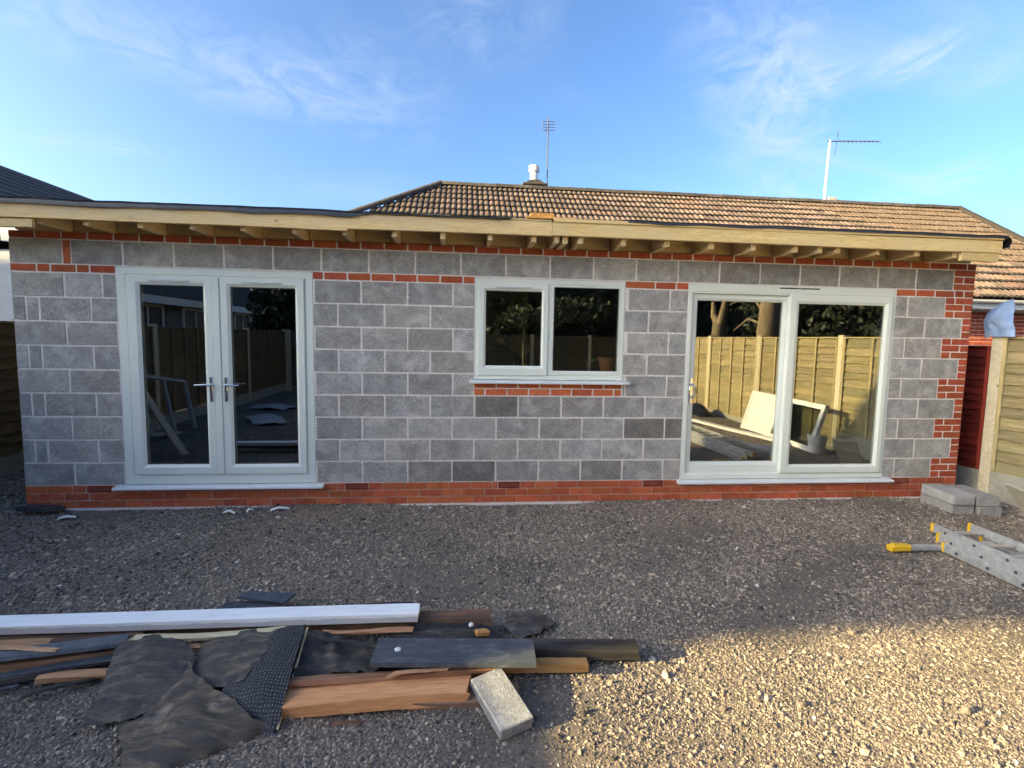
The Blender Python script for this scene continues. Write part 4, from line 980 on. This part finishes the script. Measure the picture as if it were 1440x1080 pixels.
obj('stabiliser_bar', MB().box(-.47, -.03, -.022, .022, -.018, .018, .004), M['alu'], lad, (-.03, .0, .035))
obj('stabiliser_foot', MB().box(-.62, -.46, -.032, .032, -.028, .030, .012).box(-.64, -.58, -.034, .034, -.03, .02, .01), M['yellow'], lad, (-.03, 0, .035))

# ------------------------------------------------------------------ block stack at the right corner
bmesh_ = [MB().box(-.22, .22, -.1075, .1075, 0, .1, .006, .003, random.Random(i)).mesh('concrete_block', M['paver']) for i in range(4)]
for i, (x, y, zz, a, lab, c) in enumerate((
        (9.30, -.36, -.035, 82, 'loose grey block under the brick corner, inner one of the lower layer', (.9, .9, .9)),
        (9.53, -.44, -.035, 80, 'loose grey block beside the fence, outer one of the lower layer', (.78, .76, .74)),
        (9.28, -.38, .068, 82, 'loose pale block on top of the stack, nearest the house wall', (1.05, 1.05, 1.05)),
        (9.51, -.42, .068, 82, 'loose grey block with a chipped brown end on top of the stack', (.95, .93, .92)))):
    o = link('concrete_block', bmesh_[i], None, (x, y, zz), (0, 0, R(a)), c); tag(o, lab, 'concrete block', 'loose blocks stacked at the corner')

# leaning board and cloth at the right edge
o = obj('board', MB().box(-.16, .16, -.012, .012, 0, .52, .004), M['concrete'], None, (9.50, -1.16, -.04), (R(-32), 0, R(70)), color=(1.1, 1.05, .92)); tag(o, 'pale flat board leaning near the fence at the right edge', 'board')
mb = sheet([[(10.13, .15, 2.08), (10.11, .05, 2.13), (10.11, -.06, 2.19), (10.14, -.12, 2.21)],
            [(10.11, .15, 1.98), (10.07, .05, 2.02), (10.085, -.06, 2.05), (10.13, -.14, 2.06)],
            [(10.12, .145, 1.87), (10.085, .05, 1.90), (10.08, -.05, 1.91), (10.12, -.165, 1.93)],
            [(10.125, .14, 1.77), (10.10, .06, 1.80), (10.10, -.06, 1.80), (10.125, -.185, 1.80)]], 30, 30, .006, .028, 9, 1, nz=(-1, 0, 0), fray=.006)
tag(obj('cloth', mb, M['cloth'], smooth=60), 'pale blue cloth draped over the top of the fence post', 'cloth')

# ------------------------------------------------------------------ debris
def plank(name, label, cat, p0, p1, w, t, m, roll=0, ragged=0, color=None, group=None, seg=14, amp=.0045, zc=0):
    ragged = max(ragged, .006)
    p0, p1 = Vector(p0), Vector(p1); d = (p1 - p0); L = d.length; d.normalize()
    yv = Vector((0, 0, 1)).cross(d).normalized(); zv = d.cross(yv); mb = MB(); ph = rng.uniform(0, 9); c = min(.003, t * .2)
    prof = [(-w / 2, c), (-w / 2 + c, 0), (w / 2 - c, 0), (w / 2, c), (w / 2, t - c), (w / 2 - c, t), (-w / 2 + c, t), (-w / 2, t - c)]; n = 8
    for i in range(seg + 1):
        u = i / seg
        for k, (y, z_) in enumerate(prof):
            x = -L / 2 + L * u
            if ragged and i == seg: x += rng.uniform(-ragged, ragged * .4)
            if ragged and i == 0: x += rng.uniform(-ragged * .4, ragged)
            mb.v.append((x, y + amp * math.sin(4 * u + ph + .3 * k) + rng.uniform(-amp, amp) * .3, z_ + amp * math.sin(6 * u + ph * 2) + rng.uniform(-amp, amp) * .3))
    for i in range(seg):
        for k in range(n): mb.f.append((i * n + k, i * n + (k + 1) % n, (i + 1) * n + (k + 1) % n, (i + 1) * n + k))
    mb.f.append(tuple(range(n))[::-1]); mb.f.append(tuple(seg * n + k for k in range(n)))
    o = obj(name, mb, m, None, (p0 + p1) / 2, color=color)
    o.rotation_euler = (Matrix((d, yv, zv)).transposed() @ Matrix.Rotation(roll, 3, 'X')).to_euler()
    return tag(o, label, cat, group)
G = 'scrap timber in the debris heap'
plank('timber', 'long white painted board with flaking edge on top of the heap', 'timber', (.9, -2.335, .088), (3.905, -2.375, .092), .115, .050, M['paint'], group=G, seg=30, amp=.002)
plank('timber', 'dark brown rough board poking out beyond the white board end', 'timber', (2.2, -2.30, .022), (4.32, -2.355, .026), .10, .055, M['oldwood'], ragged=.012, group=G, color=(1.3, 1.2, 1.1))
plank('timber', 'dark brown timber lying under the white board at the left', 'timber', (.9, -2.40, .03), (2.45, -2.43, .035), .09, .045, M['oldwood'], group=G)
plank('timber', 'short light brown timber near the left edge below the white board', 'timber', (1.2, -2.45, .01), (2.03, -2.46, .02), .07, .055, M['redwood'], group=G, color=(.75, .72, .7), ragged=.02)
plank('timber', 'grey topped slanting board with felt stuck to it at left', 'timber', (1.35, -2.68, .065), (2.42, -2.50, .085), .085, .022, M['slate'], group=G, color=(1.5, 1.5, 1.5), ragged=.02)
plank('timber', 'brown split timber under the grey slanting board', 'timber', (1.5, -2.68, .015), (2.5, -2.50, .022), .05, .04, M['oldwood'], group=G, ragged=.03, color=(1.6, 1.4, 1.2))
plank('timber', 'thin grey lath beneath the split timber', 'timber', (1.55, -2.70, .0), (2.52, -2.55, .022), .05, .022, M['slate'], group=G, color=(.9, .9, .95), ragged=.03)
plank('timber', 'black ragged lath at the left front of the heap', 'timber', (1.5, -2.78, -.018), (2.16, -2.60, -.008), .05, .028, M['charred'], group=G, ragged=.03)
plank('timber', 'pale brown batten on the gravel beside the bent felt sheet', 'timber', (2.10, -2.645, -.022), (2.85, -2.60, -.015), .055, .032, M['redwood'], group=G, color=(1.0, .95, .92))
plank('timber', 'pale yellow batten under the white board above the felt', 'timber', (2.47, -2.545, .108), (3.24, -2.50, .100), .045, .022, M['palewood'], group=G, ragged=.02)
plank('timber', 'short pinkish batten between the two felt sheets', 'timber', (2.66, -2.56, .055), (3.15, -2.525, .065), .032, .02, M['redwood'], group=G, color=(1.25, 1.15, 1.15))
plank('timber', 'thin brown stick lying below the white board end', 'timber', (3.40, -2.50, .085), (3.885, -2.50, .082), .03, .016, M['redwood'], group=G, color=(.8, .72, .7))
plank('timber', 'dark brown thin board just above the bare orange timber', 'timber', (3.29, -2.86, .055), (4.33, -2.835, .062), .045, .022, M['oldwood'], group=G, ragged=.02, color=(1.9, 1.6, 1.45))
plank('timber', 'bare orange brown timber with a torn splintered end', 'timber', (3.27, -2.925, -.012), (4.19, -2.905, -.005), .14, .062, M['redwood'], group=G, ragged=.05, color=(1.3, 1.08, .88), amp=.005)
plank('timber', 'grey weathered timber stub behind the torn orange end', 'timber', (3.9, -2.93, -.02), (4.42, -2.92, -.02), .11, .04, M['oldwood'], group=G, color=(2.0, 2.0, 2.0))
plank('timber', 'black charred timber pointing right beyond the ribbed grey plank', 'timber', (4.2, -2.60, .0), (5.10, -2.655, -.005), .105, .055, M['charred'], group=G, ragged=.05, amp=.005)
plank('timber', 'orange batten end in sunlight beside the gravel edge', 'timber', (4.1, -2.715, -.015), (4.80, -2.735, -.02), .06, .045, M['orangewood'], group=G)
plank('timber', 'dark timber beneath the black sheeting in mid heap', 'timber', (3.1, -2.66, -.01), (4.45, -2.62, -.005), .13, .055, M['charred'], group=G, ragged=.02)
for i, (x, y, z_, a, l_, mm_, lab) in enumerate(((2.30, -2.47, .085, 6, .5, 'oldwood', 'dark splinter lying just below the white board at left'), (1.95, -2.56, .10, -8, .42, 'redwood', 'short brown splinter on the grey slanting board'),
        (2.25, -2.70, -.02, 22, .30, 'charred', 'black splinter on the gravel beside the left felt sheet'), (3.60, -2.62, .10, -12, .36, 'charred', 'black splinter on the crumpled felt'),
        (3.55, -3.03, -.03, 5, .34, 'oldwood', 'thin brown splinter on the gravel below the bare orange timber'), (4.62, -2.50, -.02, -14, .30, 'charred', 'black splinter above the charred timber'),
        (3.95, -2.86, .085, 9, .30, 'redwood', 'short brown splinter on top of the orange timber'), (1.85, -2.73, .0, 12, .4, 'slate', 'grey sliver at the front left of the heap'))):
    ca, sa = math.cos(R(a)) * l_ / 2, math.sin(R(a)) * l_ / 2
    plank('splinter', lab, 'splinter', (x - ca, y - sa, z_), (x + ca, y + sa, z_ + rng.uniform(-.01, .012)), rng.uniform(.014, .026), rng.uniform(.007, .012), M[mm_], ragged=.03, group='splinters in the debris heap', amp=.005)
# ribbed grey composite plank
mb = MB(); nrb = 14; w_ = .218; L = .80; prof = [(-w_ / 2, 0)]
for k in range(nrb):
    a = -w_ / 2 + w_ * k / nrb; b_ = a + w_ / nrb
    prof += [(a + .001, .023), (b_ - .005, .023), (b_ - .004, .0205), (b_ - .0005, .0205)]
prof += [(w_ / 2, 0)]
mb.prism(prof, 0, -L / 2, L / 2)
o = obj('composite_plank', mb, M['composite'], None, (4.115, -2.748, .098), (R(-1.5), R(0.6), R(-3.5))); tag(o, 'ribbed slate grey decking plank lying flat across the heap', 'plank')
# felt sheets
mb = sheet([[(2.42, -2.52, .10), (2.50, -2.535, .125), (2.60, -2.53, .13), (2.70, -2.53, .115)],
            [(2.45, -2.66, .10), (2.56, -2.67, .125), (2.70, -2.66, .13), (2.84, -2.68, .10)],
            [(2.50, -2.82, .055), (2.63, -2.83, .075), (2.77, -2.83, .08), (2.91, -2.84, .06)],
            [(2.535, -2.99, .004), (2.65, -2.965, -.012), (2.79, -2.915, .012), (2.95, -2.90, .055)]], 40, 40, .006, .013, 11, 1, fray=.014)
tag(obj('felt_sheet', mb, M['felt'], smooth=60), 'torn black roofing felt sheet sloping down at the left of the heap', 'felt sheet', 'torn roofing felt')
mb = sheet([[(2.83, -2.70, .10), (2.90, -2.80, .10), (3.02, -2.90, .095), (3.14, -2.97, .08)],
            [(2.83, -2.84, .075), (2.93, -2.92, .085), (3.08, -3.00, .07), (3.24, -3.03, .045)],
            [(2.76, -2.96, .015), (2.90, -3.03, .055), (3.06, -3.10, .045), (3.33, -3.055, -.01)],
            [(2.68, -2.99, .02), (2.78, -3.13, .022), (2.885, -3.255, -.018), (3.12, -3.17, -.03)]], 40, 40, .006, .019, 10, 4, fray=.014)
tag(obj('felt_sheet', mb, M['felt'], color=(1.35, 1.22, 1.05), smooth=60), 'brownish folded felt flap lying nearest the viewer', 'felt sheet', 'torn roofing felt')
mb = sheet([[(2.83, -2.54, .10), (2.95, -2.51, .115), (3.10, -2.50, .12), (3.20, -2.49, .12)],
            [(2.83, -2.62, .09), (2.96, -2.63, .12), (3.10, -2.63, .135), (3.215, -2.60, .14)],
            [(2.87, -2.74, .07), (2.99, -2.76, .09), (3.10, -2.77, .12), (3.19, -2.74, .14)],
            [(2.97, -2.84, .05), (3.05, -2.86, .06), (3.11, -2.88, .08), (3.16, -2.88, .10)]], 36, 36, .006, .012, 11, 7, fray=.012)
tag(obj('felt_sheet', mb, M['felt'], color=(1.2, 1.15, 1.08), smooth=60), 'dark felt sheet curling behind the woven piece', 'felt sheet', 'torn roofing felt')
mb = sheet([[(3.19, -2.53, .14), (3.25, -2.51, .14), (3.315, -2.49, .135)],
            [(3.14, -2.66, .125), (3.235, -2.66, .15), (3.34, -2.67, .14)],
            [(3.09, -2.82, .09), (3.225, -2.84, .125), (3.355, -2.86, .11)],
            [(3.06, -2.92, .055), (3.20, -2.98, .06), (3.36, -3.03, .02)],
            [(3.10, -2.98, .03), (3.22, -3.03, .01), (3.34, -3.09, -.02)]], 40, 30, .006, .006, 13, 9, fray=.006)
tag(obj('felt_sheet', mb, M['woven'], smooth=60), 'black woven backed felt with a bumpy grid texture', 'felt sheet', 'torn roofing felt')
tag(plank('timber', 'x', 'timber', (3.33, -2.52, .128), (3.368, -3.07, -.005), .006, .010, M['palewood']), 'thin pale edge strip along the woven felt', 'timber', G)
mb = sheet([[(3.86, -2.40, .06), (4.05, -2.39, .06), (4.22, -2.39, .05), (4.36, -2.45, .03)], [(3.80, -2.50, .07), (4.0, -2.50, .065), (4.2, -2.50, .06), (4.40, -2.52, .03)],
            [(3.76, -2.62, .08), (3.95, -2.62, .075), (4.2, -2.62, .07), (4.45, -2.62, .05)]], 30, 22, .006, .012, 10, 12, fray=.015)
tag(obj('felt_sheet', mb, M['felt'], color=(.6, .6, .65), smooth=60), 'flat black sheeting under the ribbed grey plank', 'felt sheet', 'torn roofing felt')
mb = sheet([[(3.27, -2.50, .13), (3.42, -2.52, .10), (3.60, -2.54, .06), (3.80, -2.56, .05)], [(3.31, -2.65, .10), (3.45, -2.66, .09), (3.60, -2.66, .075), (3.75, -2.68, .07)],
            [(3.33, -2.80, .05), (3.48, -2.80, .055), (3.62, -2.79, .06), (3.74, -2.80, .05)]], 40, 30, .006, .030, 11, 15, fray=.015)
tag(obj('felt_sheet', mb, M['felt'], color=(.7, .66, .64), smooth=60), 'crumpled black felt between the woven piece and the plank', 'felt sheet', 'torn roofing felt')
mb = sheet([[(4.38, -2.33, -.02), (4.45, -2.20, -.015), (4.58, -2.13, -.025)], [(4.42, -2.40, .0), (4.55, -2.29, .005), (4.66, -2.22, -.02)], [(4.47, -2.45, -.02), (4.60, -2.41, -.01), (4.71, -2.31, -.025)]], 28, 28, .006, .016, 12, 18, fray=.02)
tag(obj('felt_sheet', mb, M['felt'], color=(1.25, 1.2, 1.15), smooth=60), 'grey black felt scrap lying alone on the gravel', 'felt sheet', 'torn roofing felt')
# pale block at the end of the heap
o = obj('concrete_block', MB().box(-.155, .155, -.080, .080, -.030, .030, .005, .003), M['block'], None, (4.325, -3.01, .030), (R(4), R(9), R(-66)), color=(.86, .89, .93)); tag(o, 'pale speckled block lying half in sun at the heap end', 'concrete block')
# slates behind the white board
def slab(label, pts, z0, t, tilt, cat='slate', m='slate', color=None, group='broken slates'):
    cx_ = sum(p[0] for p in pts) / len(pts); cy_ = sum(p[1] for p in pts) / len(pts)
    mb = MB().prism([(p[0] - cx_, p[1] - cy_) for p in pts], 2, 0, t); o = obj(cat, mb, M[m], None, (cx_, cy_, z0), (R(tilt[0]), R(tilt[1]), 0), color=color); return tag(o, label, cat, group)
slab('dark slate lying on top of another behind the white board', [(2.755, -2.0), (2.80, -1.93), (3.09, -1.945), (3.055, -2.05)], .030, .014, (4, 3), color=(1.05, 1.1, 1.2))
slab('dark slate underneath, nearest the white board', [(2.66, -2.06), (2.70, -1.99), (3.0, -2.0), (3.02, -2.08)], -.012, .028, (2, 0), color=(.8, .85, .9))
slab('thin black slate strip behind the end of the white board', [(3.50, -2.075), (3.55, -2.02), (3.84, -2.0), (3.85, -2.07)], -.03, .02, (0, 2), color=(.5, .5, .55))
slab('flat slate lying on the gravel under the slate pile', [(2.60, -2.10), (2.66, -2.04), (2.95, -2.04), (2.9, -2.12)], -.034, .012, (0, 0), color=(.9, .9, .95))
slab('dark broken slate against the plinth at the left corner', [(.06, -.20), (.05, -.06), (.30, -.03), (.42, -.11), (.30, -.22)], .0, .035, (-8, 3), color=(.6, .6, .6))
# scraps, chips and odd stones
def pebble(label, x, y, r0, m, color, cat='stone', sq=.7):
    mb = MB(); n, k_ = 9, 6; ph = rng.uniform(0, 9)
    for i in range(1, k_):
        th = math.pi * i / k_
        for j in range(n):
            a = 2 * math.pi * j / n; rr = r0 * (1 + .22 * mnoise.noise(Vector((math.cos(a) * 1.3 + ph, math.sin(a) * 1.3, th))))
            mb.v.append((rr * math.sin(th) * math.cos(a), rr * math.sin(th) * math.sin(a), rr * sq * math.cos(th)))
    for i in range(k_ - 2):
        for j in range(n): mb.f.append((i * n + j, (i + 1) * n + j, (i + 1) * n + (j + 1) % n, i * n + (j + 1) % n))
    mb.f.append(tuple(range(n))); mb.f.append(tuple((k_ - 2) * n + j for j in range(n))[::-1])
    o = obj(cat.replace(' ', '_'), mb, m, None, (x, y, float(gh(x, y)) + r0 * .5), color=color, smooth=50); return tag(o, label, cat)
pebble('round pale pebble at the edge of the sunlit patch', 5.18, -2.66, .022, M['concrete'], (1.2, 1.15, 1.0))
pebble('white stone in front of the plinth near mid wall', 3.83, -.13, .016, M['white'], None)
pebble('white stone just below the plinth left of the air brick', 4.15, -.12, .015, M['white'], None)
pebble('white chip near the foot of the sliding doors', 7.08, -.27, .02, M['white'], None, sq=.4)
pebble('small white crumb on the black sheeting', 4.20, -2.47, .016, M['white'], None, 'crumb')
pebble('flat white crumb on the ribbed grey plank', 3.83, -2.73, .018, M['white'], None, 'crumb', .4).location.z = .125
bpy.data.objects['crumb'].location.z = .088
o = obj('wood_chip', MB().box(-.035, .035, -.02, .02, 0, .03, .006, .006), M['orangewood'], None, (4.255, -2.55, .07), (0, R(8), R(20))); tag(o, 'small orange wood chip lying on the black sheeting', 'wood chip')
def scrap(label, x, y, w, d, rz):
    mb = sheet([[(-w, -d, 0), (0, -d * 1.1, .02), (w, -d * .6, 0)], [(-w * .8, 0, .015), (0, 0, .03), (w * .9, 0, .01)], [(-w, d, 0), (0, d * .8, .012), (w * .7, d, 0)]], 8, 8, .003, .006, 30, x)
    o = obj('paper_scrap', mb, M['white'], None, (x, y, float(gh(x, y)) + .012), (0, 0, rz), smooth=50); return tag(o, label, 'scrap')
scrap('white scrap of paper beside the french door sill end', 2.40, -.19, .09, .03, .2)
scrap('thin white scrap in front of the french doors', 1.95, -.22, .06, .025, -.2)
scrap('small white scrap close to the french doors', 2.12, -.19, .035, .02, .5)
scrap('pale scrap beside the broken slate at the left corner', .55, -.27, .07, .03, .3)

# ------------------------------------------------------------------ things leaning on the fences, mirrored in the glass
def lean(name, label, cat, x, y, rz, tilt, W, H, mk):
    t = thing(name, label, cat, (x, y, -.03), (R(tilt), 0, rz)); mk(t, W, H); return t
def old_window(t, W, H):
    fr_ = obj('frame', MB().ring(-W / 2, W / 2, 0, H, .08, .08, .08, .08, [(0, .05), (0, -.01), (1, -.01), (1, .05), (0, .05)]), M['white'], t)
    obj('mullion', MB().box(.0, .09, -.012, .045, .081, H - .081, .004), M['white'], t)
    obj('infill_panel', MB().box(.091, W / 2 - .081, .0, .03, .081, H - .081), M['white'], t)
    obj('pane', MB().box(-W / 2 + .081, -.001, .015, .02, .081, H - .081), M['glass'], t)
lean('old_window', 'old white window with a blank half leaning on the right fence', 'window', 9.72, -3.35, R(-86), -16, 2.2, .78, old_window)
def bare(t, W, H):
    obj('frame', MB().ring(-W / 2, W / 2, 0, H, .05, .05, .05, .05, [(0, .04), (0, -.01), (1, -.01), (1, .04), (0, .04)]), M['junk'], t)
    obj('mullion', MB().box(-.025, .025, -.012, .035, .051, H - .051, .004), M['junk'], t)
t = lean('old_frame', 'empty grey window frame leaning on the left fence', 'window', -.62, -3.75, R(88), -14, 1.5, 1.0, bare); t.rotation_euler = (R(-14), R(-9), R(88))
plank('timber', 'long timber post propped diagonally against the left fence', 'timber', (-.95, -3.2, 1.0), (.35, -2.1, -.03), .09, .05, M['fencepost'])
plank('timber', 'long white strip lying on the ground by the right fence', 'timber', (9.05, -5.0, .0), (9.5, -2.8, .0), .12, .05, M['white'], group=G)
mb = MB().lathe([(.11, 0), (.14, .25), (.15, .25), (.15, .27), (.13, .27), (.10, .02)], 18)
bk = tag(obj('bucket', mb, M['white'], None, (9.75, -2.25, -.03), smooth=40), 'white plastic bucket at the foot of the right fence', 'bucket')
mb = sheet([[(-.45, -.2, 0), (-.15, -.25, .04), (.2, -.22, .03), (.45, -.15, 0)], [(-.5, 0, .1), (-.1, 0, .25), (.2, 0, .22), (.5, .05, .08)], [(-.4, .25, 0), (0, .25, .06), (.2, .25, .05), (.45, .22, 0)]], 14, 14, .01, .05, 5, 3)
tag(obj('rubble_bag', mb, M['black'], None, (9.7, -6.2, -.03), (0, 0, R(80)), smooth=60), 'slumped black rubble bag by the right fence', 'bag')
for i, (x, y, w, d, a, lab) in enumerate(((8.0, -3.1, .5, .2, 12, 'dusty white sheet lying in sun left of the ladder'), (8.9, -2.3, .35, .14, 70, 'dusty sheet lying between the ladder and the right fence'),
        (1.2, -3.6, .5, .22, 30, 'dusty pale sheet lying in the shaded left of the yard'), (.3, -5.2, .6, .3, 60, 'crumpled pale sheet near the left fence'), (-.2, -7.0, .5, .3, 10, 'pale sheet heap far back by the left fence'))):
    if i in (0, 2): continue
    mb = sheet([[(-w, -d, 0), (0, -d, .03), (w, -d * .8, 0)], [(-w * .9, 0, .04), (0, 0, .09), (w, 0, .04)], [(-w, d, 0), (0, d, .04), (w * .8, d, 0)]], 14, 10, .006, .03, 6, i)
    tag(obj('dust_sheet', mb, M['junk'], None, (x, y, -.02), (0, 0, R(a)), smooth=60), lab, 'sheet', 'dust sheets around the yard')
